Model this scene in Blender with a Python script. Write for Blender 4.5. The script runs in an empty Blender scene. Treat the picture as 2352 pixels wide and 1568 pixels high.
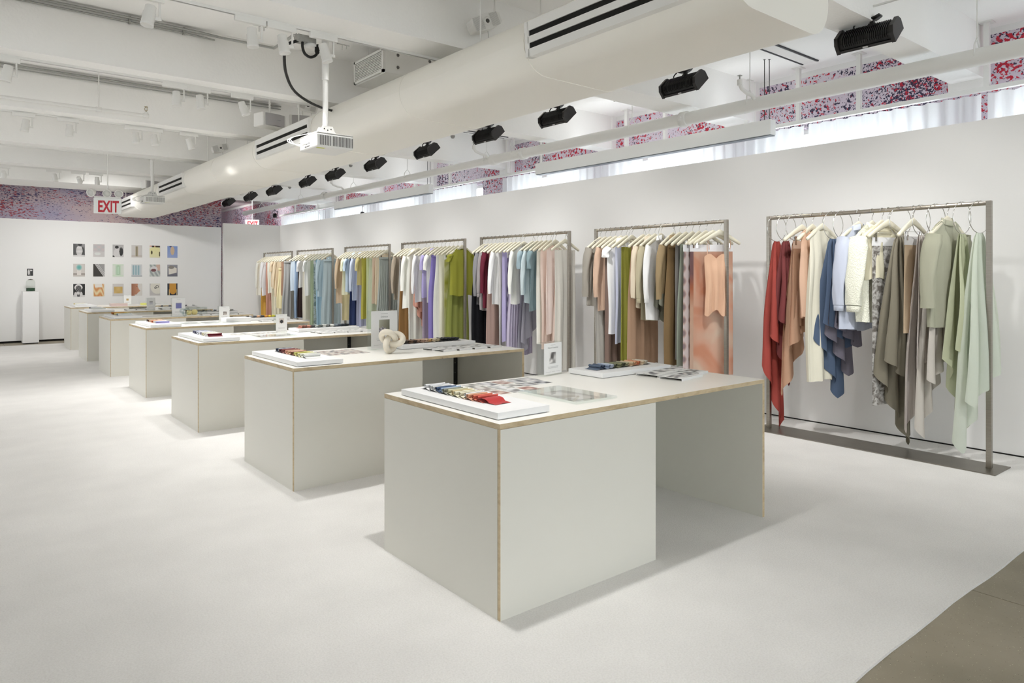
import bpy, bmesh, math, random
import numpy as np
from mathutils import Vector, Matrix

random.seed(7); rng = np.random.default_rng(7)
SC = bpy.context.scene
COL = SC.collection

# ------------------------------------------------------------------ camera, world, exposure
YAW = math.radians(39.05)
cam = bpy.data.cameras.new('camera'); cam.sensor_width = 36; cam.lens = 36*1600/2352
cam.shift_y = (633.2-784)/2352; cam.clip_end = 200
camo = bpy.data.objects.new('camera', cam); COL.objects.link(camo)
camo.location = (0, 0, 1.55); camo.rotation_euler = (math.pi/2, 0, -YAW)
SC.camera = camo
SC.view_settings.view_transform = 'Standard'; SC.view_settings.look = 'None'
SC.view_settings.gamma = 1; SC.view_settings.use_curve_mapping = False
SC.view_settings.exposure = 1.26
SC.cycles.max_bounces = 7; SC.cycles.diffuse_bounces = 6; SC.cycles.glossy_bounces = 2; SC.cycles.transparent_max_bounces = 12
SC.cycles.caustics_reflective = False; SC.cycles.caustics_refractive = False
SC.cycles.use_adaptive_sampling = True; SC.cycles.adaptive_threshold = .06
SC.cycles.sample_clamp_indirect = 6
W = bpy.data.worlds.new('daylight'); SC.world = W; W.use_nodes = True
W.node_tree.nodes['Background'].inputs[0].default_value = (0.93, 0.96, 1.0, 1)
W.node_tree.nodes['Background'].inputs[1].default_value = 1.55
SPOT_W = 44.0          # lamp power of one track head
FLOOD_W = 1.6         # power of the lamp added inside one black flood light

# ------------------------------------------------------------------ helpers
def lin(c):
    return tuple(((v/255)/12.92 if v/255 <= .04045 else ((v/255+.055)/1.055)**2.4) for v in c)
MATS = {}
def M(name, rgb, rough=.6, metal=0., bump=0., bscale=60., var=0., vscale=3., sheen=0., trans=0., stretch=None, spec=.5):
    if name in MATS: return MATS[name]
    m = bpy.data.materials.new(name); m.use_nodes = True; nt = m.node_tree; N = nt.nodes; Lk = nt.links
    b = N['Principled BSDF']; col = (*lin(rgb), 1)
    b.inputs['Base Color'].default_value = col; b.inputs['Roughness'].default_value = rough
    b.inputs['Metallic'].default_value = metal
    b.inputs['Specular IOR Level'].default_value = spec
    if sheen: b.inputs['Sheen Weight'].default_value = sheen
    tc = mp = None
    if bump or var:
        tc = N.new('ShaderNodeTexCoord'); mp = N.new('ShaderNodeMapping'); Lk.new(tc.outputs['Object'], mp.inputs[0])
        if stretch: mp.inputs['Scale'].default_value = stretch
    if bump:
        n = N.new('ShaderNodeTexNoise'); n.inputs['Scale'].default_value = bscale; n.inputs['Detail'].default_value = 3
        Lk.new(mp.outputs[0], n.inputs[0]); bp = N.new('ShaderNodeBump'); bp.inputs['Strength'].default_value = bump
        bp.inputs['Distance'].default_value = .01
        Lk.new(n.outputs[0], bp.inputs['Height']); Lk.new(bp.outputs[0], b.inputs['Normal'])
    if var:
        n = N.new('ShaderNodeTexNoise'); n.inputs['Scale'].default_value = vscale; n.inputs['Detail'].default_value = 4
        Lk.new(mp.outputs[0], n.inputs[0])
        mx = N.new('ShaderNodeMix'); mx.data_type = 'RGBA'
        d = tuple(max(0, v*(1-var)) for v in col[:3]) + (1,); l = tuple(min(1, v*(1+var*.6)) for v in col[:3]) + (1,)
        mx.inputs[6].default_value = d; mx.inputs[7].default_value = l
        Lk.new(n.outputs[0], mx.inputs[0]); Lk.new(mx.outputs[2], b.inputs['Base Color'])
    if trans:
        tr = N.new('ShaderNodeBsdfTranslucent'); tr.inputs[0].default_value = col
        ms = N.new('ShaderNodeMixShader'); ms.inputs[0].default_value = trans
        Lk.new(b.outputs[0], ms.inputs[1]); Lk.new(tr.outputs[0], ms.inputs[2]); Lk.new(ms.outputs[0], N['Material Output'].inputs[0])
    MATS[name] = m; return m

def ramp(N, stops, interp='LINEAR'):
    r = N.new('ShaderNodeValToRGB'); e = r.color_ramp; e.interpolation = interp
    while len(e.elements) < len(stops): e.elements.new(.5)
    for el, (p, c) in zip(e.elements, stops):
        el.position = p; el.color = (*lin(c), 1) if max(c) > 1 else (*c, 1)
    return r

class MB:
    """collects geometry for one mesh"""
    def __init__(s): s.v = []; s.f = []; s.sm = []; s.mi = []
    def add(s, v, f, smooth=False, mi=0):
        o = len(s.v); s.v += [tuple(map(float, p)) for p in v]; s.f += [tuple(int(i)+o for i in q) for q in f]
        s.sm += [smooth]*len(f); s.mi += [mi]*len(f); return s
    def box(s, a, b, mi=0):
        (x0, y0, z0), (x1, y1, z1) = a, b
        if x0 > x1: x0, x1 = x1, x0
        if y0 > y1: y0, y1 = y1, y0
        if z0 > z1: z0, z1 = z1, z0
        v = [(x0,y0,z0),(x1,y0,z0),(x1,y1,z0),(x0,y1,z0),(x0,y0,z1),(x1,y0,z1),(x1,y1,z1),(x0,y1,z1)]
        f = [(0,3,2,1),(4,5,6,7),(0,1,5,4),(1,2,6,5),(2,3,7,6),(3,0,4,7)]
        return s.add(v, f, False, mi)
    def tube(s, pts, r, n=10, cap=True, mi=0, smooth=True):
        P = [Vector(p) for p in pts]; R = r if hasattr(r, '__len__') else [r]*len(P)
        v = []; up = None
        for i, p in enumerate(P):
            t = (P[min(i+1, len(P)-1)] - P[max(i-1, 0)]).normalized()
            if up is None:
                up = t.orthogonal().normalized()
            else:
                up = (up - t*up.dot(t)); up = up.normalized() if up.length > 1e-6 else t.orthogonal().normalized()
            bb = t.cross(up)
            for k in range(n):
                a = 2*math.pi*k/n; v.append(p + (up*math.cos(a) + bb*math.sin(a))*R[i])
        f = [(i*n+k, i*n+(k+1)%n, (i+1)*n+(k+1)%n, (i+1)*n+k) for i in range(len(P)-1) for k in range(n)]
        s.add(v, f, smooth, mi)
        if cap:
            s.add(v[:n], [tuple(range(n))[::-1]], False, mi); s.add(v[-n:], [tuple(range(n))], False, mi)
        return s
    def lathe(s, prof, c=(0,0,0), n=24, axis='z', mi=0):
        v = []
        for r, h in prof:
            for k in range(n):
                a = 2*math.pi*k/n; x, y = r*math.cos(a), r*math.sin(a)
                q = (x, y, h) if axis == 'z' else ((x, h, y) if axis == 'y' else (h, x, y))
                v.append((c[0]+q[0], c[1]+q[1], c[2]+q[2]))
        m = len(prof)
        f = [(i*n+k, i*n+(k+1)%n, (i+1)*n+(k+1)%n, (i+1)*n+k) for i in range(m-1) for k in range(n)]
        return s.add(v, f, True, mi)
    def prism(s, poly, a, b, axis='y', mi=0, smooth=False):
        """poly: 2D outline; extruded along axis from a to b"""
        n = len(poly)
        def P(p, h): return (p[0], h, p[1]) if axis == 'y' else ((h, p[0], p[1]) if axis == 'x' else (p[0], p[1], h))
        v = [P(p, a) for p in poly] + [P(p, b) for p in poly]
        s.add(v, [(k, (k+1)%n, n+(k+1)%n, n+k) for k in range(n)], smooth, mi)
        s.add(v[:n], [tuple(range(n))[::-1]], False, mi); s.add(v[n:], [tuple(range(n))], False, mi)
        return s
    def xform(s, mat, start=0):
        for i in range(start, len(s.v)): s.v[i] = tuple(mat @ Vector(s.v[i]))
        return s
    def mesh(s, name, mats):
        me = bpy.data.meshes.new(name); me.from_pydata(s.v, [], s.f)
        if not isinstance(mats, (list, tuple)): mats = [mats]
        for m in mats: me.materials.append(m)
        me.polygons.foreach_set('use_smooth', s.sm); me.polygons.foreach_set('material_index', s.mi)
        me.update(); return me
    def obj(s, name, mats, parent=None, loc=None, rot=None, bevel=0, fixn=False):
        me = s.mesh(name, mats)
        if fixn:
            bm = bmesh.new(); bm.from_mesh(me); bmesh.ops.recalc_face_normals(bm, faces=bm.faces); bm.to_mesh(me); bm.free()
        o = bpy.data.objects.new(name, me); COL.objects.link(o)
        if parent: o.parent = parent
        if loc is not None: o.location = loc
        if rot is not None: o.rotation_euler = rot
        if bevel:
            bv = o.modifiers.new('bevel', 'BEVEL'); bv.width = bevel; bv.segments = 2; bv.limit_method = 'ANGLE'
        return o

def smooth(pts, k=6):
    P = [Vector(p) for p in pts]; out = []
    for i in range(len(P)-1):
        a, b, c, d = P[max(0, i-1)], P[i], P[i+1], P[min(len(P)-1, i+2)]
        for j in range(k):
            t = j/k; out.append(.5*((2*b)+(c-a)*t+(2*a-5*b+4*c-d)*t*t+(3*b-a-3*c+d)*t**3))
    return out+[P[-1]]
def thing(name, label, cat, loc=(0,0,0), rz=0., group=None):
    o = bpy.data.objects.new(name, None); COL.objects.link(o); o.empty_display_size = .05
    o.location = loc; o.rotation_euler = (0, 0, rz); return tag(o, label, cat, group)
def tag(o, label, cat, group=None):
    o['label'] = label; o['category'] = cat
    if group: o['group'] = group
    return o
def struct(o): o['kind'] = 'structure'; return o
def kids(o): return [c for c in CH.get(o.name, [])]
def dup(o, loc=None, rot=None, label=None, group=None):
    def rec(a, par):
        b = a.copy(); COL.objects.link(b); b.parent = par
        for ch in a.children: rec(ch, b)
        return b
    r = rec(o, None)
    if loc is not None: r.location = loc
    if rot is not None: r.rotation_euler = rot
    if label: r['label'] = label
    if group: r['group'] = group
    return r

FONT = {}
def text_mesh(txt, size, mat, name='lettering', parent=None, loc=(0,0,0), rot=(0,0,0), sx=1., depth=.0008, offset=0.):
    cu = bpy.data.curves.new('t', 'FONT'); cu.body = txt; cu.size = size; cu.extrude = depth; cu.align_x = 'CENTER'; cu.offset = offset
    cu.resolution_u = 3
    o = bpy.data.objects.new('t', cu); COL.objects.link(o)
    me = bpy.data.meshes.new_from_object(o); bpy.data.objects.remove(o)
    me.name = name
    for v in me.vertices: v.co.x *= sx
    me.materials.clear(); me.materials.append(mat)
    q = bpy.data.objects.new(name, me); COL.objects.link(q)
    if parent: q.parent = parent
    q.location = loc; q.rotation_euler = rot
    return q

# print material: colour comes from the printed colour layer of the sheet
def print_mat():
    m = bpy.data.materials.new('printed_sheet'); m.use_nodes = True; N = m.node_tree.nodes
    a = N.new('ShaderNodeVertexColor'); a.layer_name = 'print'
    m.node_tree.links.new(a.outputs[0], N['Principled BSDF'].inputs['Base Color']); N['Principled BSDF'].inputs['Roughness'].default_value = .5
    return m
PRINT = print_mat()
def print_sheet(name, w, h, fn, nx=30, ny=36, thick=.002, parent=None, loc=(0,0,0), rot=(0,0,0)):
    """flat printed sheet in local XZ (facing -Y), origin bottom centre; fn(u,v)->sRGB 0..255, v up"""
    v = []; f = []
    for j in range(ny+1):
        for i in range(nx+1): v.append((w*(i/nx-.5), -thick, h*j/ny))
    f = [(j*(nx+1)+i, j*(nx+1)+i+1, (j+1)*(nx+1)+i+1, (j+1)*(nx+1)+i) for j in range(ny) for i in range(nx)]
    o0 = len(v); v += [(-w/2,-thick,0),(w/2,-thick,0),(w/2,-thick,h),(-w/2,-thick,h),(-w/2,0,0),(w/2,0,0),(w/2,0,h),(-w/2,0,h)]
    f += [tuple(o0+i for i in q) for q in ((0,4,5,1),(1,5,6,2),(2,6,7,3),(3,7,4,0),(4,7,6,5))]
    me = bpy.data.meshes.new(name); me.from_pydata(v, [], f); me.materials.append(PRINT)
    ca = me.color_attributes.new('print', 'FLOAT_COLOR', 'CORNER')
    data = np.ones((len(me.loops), 4), np.float32); data[:, :3] = lin((235, 234, 230))
    k = 0
    for j in range(ny):
        for i in range(nx):
            c = lin(tuple(min(255, max(0, q)) for q in fn((i+.5)/nx, (j+.5)/ny))); data[k:k+4, :3] = c; k += 4
    ca.data.foreach_set('color', data.ravel()); me.update()
    o = bpy.data.objects.new(name, me); COL.objects.link(o)
    if parent: o.parent = parent
    o.location = loc; o.rotation_euler = rot
    return o

# ------------------------------------------------------------------ materials
WALL = M('white_wall_paint', (236, 235, 233), .85, bump=.05, bscale=180, spec=.2)
CEIL = M('ceiling_paint', (248, 247, 244), .8, bump=.25, bscale=35, spec=.2)
PAINT = M('white_metal_paint', (234, 233, 229), .45)
DUCTM = M('duct_paint', (244, 241, 232), .38, bump=.05, bscale=8)
BLACK = M('black_metal', (18, 17, 16), .42)
BLACKR = M('black_rubber', (24, 23, 20), .6)
STEEL = M('brushed_steel', (168, 162, 152), .32, 1., var=.25, vscale=9, stretch=(1, 1, 12))
STEELB = M('steel_plate', (150, 145, 136), .38, 1., var=.2, vscale=4)
CHROME = M('chrome', (215, 213, 210), .12, 1.)
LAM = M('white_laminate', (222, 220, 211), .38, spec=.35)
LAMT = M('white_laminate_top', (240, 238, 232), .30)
FOAM = M('white_board', (232, 232, 232), .5)
CREAM = M('cream_hanger_resin', (224, 218, 197), .3)
PAPER = M('paper_white', (230, 230, 229), .6)
INK = M('grey_ink', (120, 120, 120), .7)
DARK = M('dark_gap', (20, 18, 15), .9)
GALV = M('galvanised_steel', (170, 170, 165), .4, .7, var=.2, vscale=40)
GREYP = M('grey_grille', (196, 194, 190), .5)
def ply_mat():
    m = bpy.data.materials.new('plywood_edge'); m.use_nodes = True; N = m.node_tree.nodes; L = m.node_tree.links; b = N['Principled BSDF']
    tc = N.new('ShaderNodeTexCoord'); mp = N.new('ShaderNodeMapping'); mp.inputs['Scale'].default_value = (1.2, 1.2, 3); L.new(tc.outputs['Object'], mp.inputs[0])
    n = N.new('ShaderNodeTexNoise'); n.inputs['Scale'].default_value = 9; n.inputs['Detail'].default_value = 5; L.new(mp.outputs[0], n.inputs[0])
    r = ramp(N, [(.3, (178, 156, 122)), (.55, (206, 188, 154)), (.75, (190, 170, 136))]); L.new(n.outputs[0], r.inputs[0])
    n2 = N.new('ShaderNodeTexNoise'); n2.inputs['Scale'].default_value = 13; L.new(tc.outputs['Object'], n2.inputs[0])
    r2 = ramp(N, [(.70, (0, 0, 0)), (.73, (.9, .9, .9))]); L.new(n2.outputs[0], r2.inputs[0])
    mx = N.new('ShaderNodeMix'); mx.data_type = 'RGBA'; L.new(r2.outputs[0], mx.inputs[0]); L.new(r.outputs[0], mx.inputs[6]); mx.inputs[7].default_value = (*lin((120, 98, 68)), 1)
    L.new(mx.outputs[2], b.inputs['Base Color']); b.inputs['Roughness'].default_value = .6
    return m
PLY = ply_mat()
def carpet_mat():
    m = bpy.data.materials.new('white_carpet'); m.use_nodes = True; N = m.node_tree.nodes; L = m.node_tree.links; b = N['Principled BSDF']
    tc = N.new('ShaderNodeTexCoord')
    n = N.new('ShaderNodeTexNoise'); n.inputs['Scale'].default_value = 2.2; n.inputs['Detail'].default_value = 6; L.new(tc.outputs['Object'], n.inputs[0])
    r = ramp(N, [(.3, (222, 220, 217)), (.7, (231, 229, 226))]); L.new(n.outputs[0], r.inputs[0])
    n1 = N.new('ShaderNodeTexNoise'); n1.inputs['Scale'].default_value = 120; n1.inputs['Detail'].default_value = 3; L.new(tc.outputs['Object'], n1.inputs[0])
    mx = N.new('ShaderNodeMix'); mx.data_type = 'RGBA'; mx.blend_type = 'MULTIPLY'; mx.inputs[0].default_value = .35
    r1 = ramp(N, [(.35, (228, 227, 225)), (.6, (255, 255, 255))]); L.new(n1.outputs[0], r1.inputs[0])
    L.new(r.outputs[0], mx.inputs[6]); L.new(r1.outputs[0], mx.inputs[7]); L.new(mx.outputs[2], b.inputs['Base Color'])
    b.inputs['Roughness'].default_value = .95; b.inputs['Specular IOR Level'].default_value = .1; b.inputs['Sheen Weight'].default_value = .15
    bp = N.new('ShaderNodeBump'); bp.inputs['Strength'].default_value = .5; bp.inputs['Distance'].default_value = .006
    n2 = N.new('ShaderNodeTexNoise'); n2.inputs['Scale'].default_value = 160; n2.inputs['Detail'].default_value = 2; L.new(tc.outputs['Object'], n2.inputs[0])
    L.new(n2.outputs[0], bp.inputs['Height']); L.new(bp.outputs[0], b.inputs['Normal'])
    return m
CARPET = carpet_mat()
def concrete_mat():
    m = bpy.data.materials.new('terrazzo_concrete'); m.use_nodes = True; N = m.node_tree.nodes; L = m.node_tree.links; b = N['Principled BSDF']
    tc = N.new('ShaderNodeTexCoord')
    n = N.new('ShaderNodeTexNoise'); n.inputs['Scale'].default_value = 1.55; n.inputs['Detail'].default_value = 6; L.new(tc.outputs['Object'], n.inputs[0])
    r = ramp(N, [(.3, (128, 120, 102)), (.7, (158, 148, 130))]); L.new(n.outputs[0], r.inputs[0])
    vo = N.new('ShaderNodeTexVoronoi'); vo.inputs['Scale'].default_value = 95; L.new(tc.outputs['Object'], vo.inputs[0])
    r2 = ramp(N, [(.10, (1, 1, 1)), (.17, (0, 0, 0))]); L.new(vo.outputs['Distance'], r2.inputs[0])
    n3 = N.new('ShaderNodeTexWhiteNoise'); L.new(vo.outputs['Position'], n3.inputs[0])
    r3 = ramp(N, [(0, (60, 52, 40)), (.25, (216, 206, 176)), (.5, (200, 190, 160)), (.51, (150, 140, 122))], 'CONSTANT'); L.new(n3.outputs[0], r3.inputs[0])
    mx = N.new('ShaderNodeMix'); mx.data_type = 'RGBA'; L.new(r2.outputs[0], mx.inputs[0]); L.new(r.outputs[0], mx.inputs[6]); L.new(r3.outputs[0], mx.inputs[7])
    L.new(mx.outputs[2], b.inputs['Base Color']); b.inputs['Roughness'].default_value = .5
    return m
CONC = concrete_mat()
def mural_mat(name, base, base2, red, dark, sc, streak):
    m = bpy.data.materials.new(name); m.use_nodes = True; N = m.node_tree.nodes; L = m.node_tree.links; b = N['Principled BSDF']
    tc = N.new('ShaderNodeTexCoord'); mp = N.new('ShaderNodeMapping'); L.new(tc.outputs['Object'], mp.inputs[0]); mp.inputs['Scale'].default_value = streak
    def noise(s, d=3, off=0):
        n = N.new('ShaderNodeTexNoise'); n.inputs['Scale'].default_value = s; n.inputs['Detail'].default_value = d; n.inputs['Distortion'].default_value = .4
        mq = N.new('ShaderNodeMapping'); mq.inputs['Location'].default_value = (off, off*2, off*3); L.new(mp.outputs[0], mq.inputs[0]); L.new(mq.outputs[0], n.inputs[0]); return n
    nb = noise(.7, 5, 3); rb = ramp(N, [(.35, base), (.65, base2)]); L.new(nb.outputs[0], rb.inputs[0]); cur = rb.outputs[0]
    for off, colr, s, th, big in ((11, dark, sc*1.25, .60, .9), (29, red, sc, .585, 1.1), (47, dark, sc*2.2, .63, .6)):
        n = noise(s, 3, off); g = noise(big, 3, off+5)
        ad = N.new('ShaderNodeMath'); ad.operation = 'MULTIPLY_ADD'; L.new(g.outputs[0], ad.inputs[0]); ad.inputs[1].default_value = .55; L.new(n.outputs[0], ad.inputs[2])
        mr = N.new('ShaderNodeMapRange'); mr.inputs[1].default_value = th+.275; mr.inputs[2].default_value = th+.30; L.new(ad.outputs[0], mr.inputs[0])
        mx = N.new('ShaderNodeMix'); mx.data_type = 'RGBA'; L.new(mr.outputs[0], mx.inputs[0]); L.new(cur, mx.inputs[6]); mx.inputs[7].default_value = (*lin(colr), 1); cur = mx.outputs[2]
    L.new(cur, b.inputs['Base Color']); b.inputs['Roughness'].default_value = .6
    return m
MURAL_W = mural_mat('splatter_mural_window_side', (222, 214, 222), (206, 190, 206), (196, 34, 58), (50, 42, 72), 24, (1, 1, 1))
MURAL_F = mural_mat('splatter_mural_far_wall', (186, 164, 160), (150, 144, 168), (150, 52, 58), (58, 50, 90), 25, (.5, 1, 1.5))
CURT = M('sheer_white_curtain', (240, 242, 243), .9, trans=.52, spec=.1)
GLASSM = None
def glass(name, col=(245, 250, 248), rough=0.02, alpha=.25):
    m = bpy.data.materials.new(name); m.use_nodes = True; N = m.node_tree.nodes; L = m.node_tree.links
    g = N.new('ShaderNodeBsdfGlossy'); g.inputs['Roughness'].default_value = rough
    t = N.new('ShaderNodeBsdfTransparent'); t.inputs[0].default_value = (*lin(col), 1)
    fr = N.new('ShaderNodeFresnel'); fr.inputs[0].default_value = 1.45
    ge = N.new('ShaderNodeNewGeometry'); sb = N.new('ShaderNodeMath'); sb.operation = 'SUBTRACT'; sb.inputs[0].default_value = 1; L.new(ge.outputs['Backfacing'], sb.inputs[1])
    ml = N.new('ShaderNodeMath'); ml.operation = 'MULTIPLY'; L.new(fr.outputs[0], ml.inputs[0]); L.new(sb.outputs[0], ml.inputs[1])
    mx = N.new('ShaderNodeMixShader'); L.new(ml.outputs[0], mx.inputs[0]); L.new(t.outputs[0], mx.inputs[1]); L.new(g.outputs[0], mx.inputs[2])
    L.new(mx.outputs[0], N['Material Output'].inputs[0]); return m
GLASSM = glass('clear_acrylic', (249, 251, 250))
WGLASS = glass('window_glass', (250, 252, 252))

# ------------------------------------------------------------------ the shell
HB, HC = 3.60, 4.13                 # underside of beams, ceiling
XL, XP, XW = -6.5, 7.13, 8.45       # left wall, partition face, window wall
YR, YF = -6.0, 28.7
BEAMS = [(-5.3, -4.98), (-2.7, -2.38), (-.08, .24), (2.526, 2.84), (5.17, 5.60), (7.74, 8.02), (10.35, 10.66), (13.08, 13.42), (15.5, 15.82), (18.05, 19.35)]
FARZ = 4.6

fl = struct(MB().box((XL-.3, YR-.3, -.30), (XW+.6, YF+.3, -.055)).obj('floor', DARK))
# concrete slabs with sawn joints
ys = [YR-.3, -3.2, -.9, 3.6, 8.0, 13.0, 18.0, YF+.3]; xs = [XL-.3, -2.0, 1.0, 3.96, XW+.6]
for i in range(len(xs)-1):
    for j in range(len(ys)-1):
        MB().box((xs[i]+.003, ys[j]+.003, -.05), (xs[i+1]-.003, ys[j+1]-.003, -.012)).obj('slab', CONC, fl)
# carpet with a slightly wavy cut edge
mb = MB(); n = 60; e = []
for i in range(n+1):
    x = XL + (XP-XL)*i/n; e.append((x, 1.245+.008*math.sin(x*2.3)+.004*math.sin(x*7)))
poly = e + [(XP, 18.98), (XL, 18.98)]
mb.prism(poly, -.012, 0, axis='z'); carpet = tag(mb.obj('carpet', CARPET, fixn=True), 'large white carpet laid over the concrete floor', 'carpet')

ce = MB().box((XL-.3, YR-.3, HC), (XW+.6, YF+.3, HC+.2))
ceil = struct(ce.obj('ceiling', CEIL))
for k, (a, b) in enumerate(BEAMS):
    nb = MB(); xs_ = np.linspace(XL, XW, 50)
    # rough plaster arrises: the lower edges wander by a few millimetres
    v = []; 
    for i, x in enumerate(xs_):
        j1, j2 = random.uniform(-.006, .006), random.uniform(-.006, .006)
        v += [(x, a, HC+.01), (x, a+j1, HB), (x, b+j2, HB), (x, b, HC+.01)]
    f = [(4*i+q, 4*i+4+q, 4*i+5+q, 4*i+1+q) for i in range(49) for q in range(3)]
    nb.add(v, f).obj('beam', CEIL, ceil, fixn=True)

# left and rear walls (out of view); their openings are added for fill light
wl = MB().box((XL-.3, YR-.3, -.05), (XL, YF+.3, .45)).box((XL-.3, YR-.3, 3.45), (XL, YF+.3, 4.7)).box((XL-.3, YR-.3, .45), (XL, 4.5, 3.45)); yy = 4.5
for k in range(5):
    wl.box((XL-.3, yy, .45), (XL, yy+1.9, 3.45)); yy += 1.9
    fr = MB()
    for y in (yy+.03, yy+.85, yy+1.67): fr.box((XL-.2, y-.03, .45), (XL-.12, y+.03, 3.45))
    struct(fr.box((XL-.2, yy, .45), (XL-.12, yy+1.7, .52)).box((XL-.2, yy, 3.38), (XL-.12, yy+1.7, 3.45)).obj('window_%d' % (20+k), PAINT)); yy += 1.7  # unseen window, added to bring in fill light from the left
wl.box((XL-.3, yy, .45), (XL, YF+.3, 3.45)); struct(wl.obj('wall_left', WALL))
wr = MB().box((XL, YR-.3, -.05), (-4.6, YR, HC)).box((XW-1.5, YR-.3, -.05), (XW+.3, YR, HC)).box((-4.6, YR-.3, 3.4), (XW-1.5, YR, HC)).box((-4.6, YR-.3, -.05), (XW-1.5, YR, .25))
for x in (-1.7, 1.2, 4.1): wr.box((x-.04, YR-.2, .25), (x+.04, YR-.1, 3.4))
struct(wr.obj('wall_rear', WALL))
struct(MB().box((-4.6, YR-.16, .25), (XW-1.5, YR-.15, 3.4)).obj('window_1', WGLASS))  # unseen glazing added behind the camera for frontal fill

# display partition along the racks, with its return and the picture partition
PH = 2.931
struct(MB().box((XP, -3.0, -.005), (XP+.12, 19.07, PH)).obj('wall_right', WALL))
MB().box((XP-.004, -3.0, -.012), (XP+.03, 18.95, .012)).obj('gap_shade_right', DARK)['kind'] = 'structure'  # dark strip painting the shaded gap line under the partition
struct(MB().box((5.64, 18.95, -.005), (XP, 19.07, PH)).obj('wall_return', WALL))
wb = MB().box((XL, 19.87, .035), (5.85, 20.07, 2.88)); wb.box((XL, 19.88, 2.88), (5.85, 20.07, HC), 1)
struct(wb.obj('wall_back', [WALL, MURAL_F]))
struct(MB().box((5.70, 20.07, 0), (5.85, YF, HC)).obj('wall_passage', WALL))
MB().box((XL, 19.90, -.012), (5.84, 19.98, .036)).obj('gap_shade_back', DARK)['kind'] = 'structure'  # dark filler painting the shade in the gap below the back wall
# far wall with the splatter mural, seen over the partition
struct(MB().box((5.85, YF, -.05), (XW+.3, YF+.2, HC)).obj('wall_far', MURAL_W))

# window wall: mural band on top, piers and windows below
ww = MB()
ww.box((XW, YR-.3, 3.42), (XW+.3, YF, 4.06), 0).box((XW, YR-.3, 4.06), (XW+.3, YF, HC+.1), 1)
piers = [(-6.3, -3.0), (-.15, .35), (2.45, 2.95), (5.1, 5.6), (7.7, 8.2), (10.25, 11.35), (13.0, 13.5), (15.4, 15.9), (18.1, 18.6), (21.6, 28.7)]
for a, b in piers: ww.box((XW, a, -.05), (XW+.3, b, 3.42), 0)
for (a0, b0), (a1, b1) in zip(piers[:-1], piers[1:]): ww.box((XW, b0, -.05), (XW+.3, a1, .5), 1)
struct(ww.obj('wall_window_side', [MURAL_W, WALL]))
for k, ((a0, b0), (a1, b1)) in enumerate(zip(piers[:-1], piers[1:])):
    y0, y1 = b0, a1; fr = MB()
    for y in (y0+.03, (y0+y1)/2, y1-.03): fr.box((XW+.1, y-.03, .5), (XW+.16, y+.03, 3.42))
    for z in (.53, 1.9, 3.39): fr.box((XW+.1, y0, z-.03), (XW+.16, y1, z+.03))
    w = struct(fr.obj('window_%d' % (k+2), PAINT))
    MB().box((XW+.125, y0+.03, .53), (XW+.133, (y0+y1)/2-.02, 3.39)).obj('pane', WGLASS, w)
    MB().box((XW+.125, (y0+y1)/2+.02, .53), (XW+.133, y1-.03, 3.39)).obj('pane', WGLASS, w)
# pilaster casings where beams meet the window wall
for a, b in BEAMS[3:]:
    struct(MB().box((XW-.10, a-.02, 3.5), (XW+.02, b+.02, HC)).obj('trim_%d' % (BEAMS.index((a, b))), CEIL))
# curtain track with its square posts
ct = thing('curtain_track', 'white curtain track on square posts in front of the windows', 'curtain track', (8.22, 0, 3.45))
MB().box((-.03, YR+3.2, -.02), (.03, 21.8, .025)).obj('rail', PAINT, ct)
for y in (-.2, 1.2, 2.46, 3.74, 4.48, 5.20, 6.55, 7.30, 9.3, 10.27, 12.2, 13.6, 15.8, 17.2, 18.9, 20.6):
    MB().box((-.025, y-.025, .02), (.025, y+.025, HC-3.45-.012)).box((-.06, y-.06, HC-3.45-.012), (.06, y+.06, HC-3.45)).obj('post', PAINT, ct)
curt = [(-2.6, -.1), (-.1, 2.45), (2.5, 4.35), (4.4, 6.9), (6.95, 9.2), (9.25, 10.38), (11.3, 13.55), (13.6, 16.1), (16.15, 18.8), (18.85, 21.7)]
for k, (a, b) in enumerate(curt):
    nn = int((b-a)*44); m_ = 5; v = []
    ph = random.random()*6
    for j in range(m_+1):
        t = j/m_
        for i in range(nn+1):
            y = a+(b-a)*i/nn; amp = .035+.012*t
            v.append((8.22+amp*math.sin(2*math.pi*(y-a)/.165+ph+.5*math.sin(y*1.3+t)), y-a, .03+(3.405-.03)*(1-t)))
    v = [(x-8.22, y, z) for x, y, z in v]
    f = [(j*(nn+1)+i, j*(nn+1)+i+1, (j+1)*(nn+1)+i+1, (j+1)*(nn+1)+i) for j in range(m_) for i in range(nn)]
    q = MB().add(v, f, True).obj('curtain', CURT, loc=(8.22, a, 0))
    tag(q, ['sheer white curtain out of sight towards the front of the shop', 'white rippled curtain at the right edge behind the partition',
            'white rippled curtain behind the nearest rack, second from the right edge', 'sheer curtain behind the near end of the long white light box',
            'sheer curtain behind the far end of the long white light box', 'white rippled curtain just right of the bare splattered pier',
            'sheer curtain just left of the bare splattered pier', 'sheer curtain behind the second white light box',
            'sheer curtain beyond the second white light box', 'farthest sheer curtain, next to the small exit sign'][k], 'curtain', 'curtains along the window wall')
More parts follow.
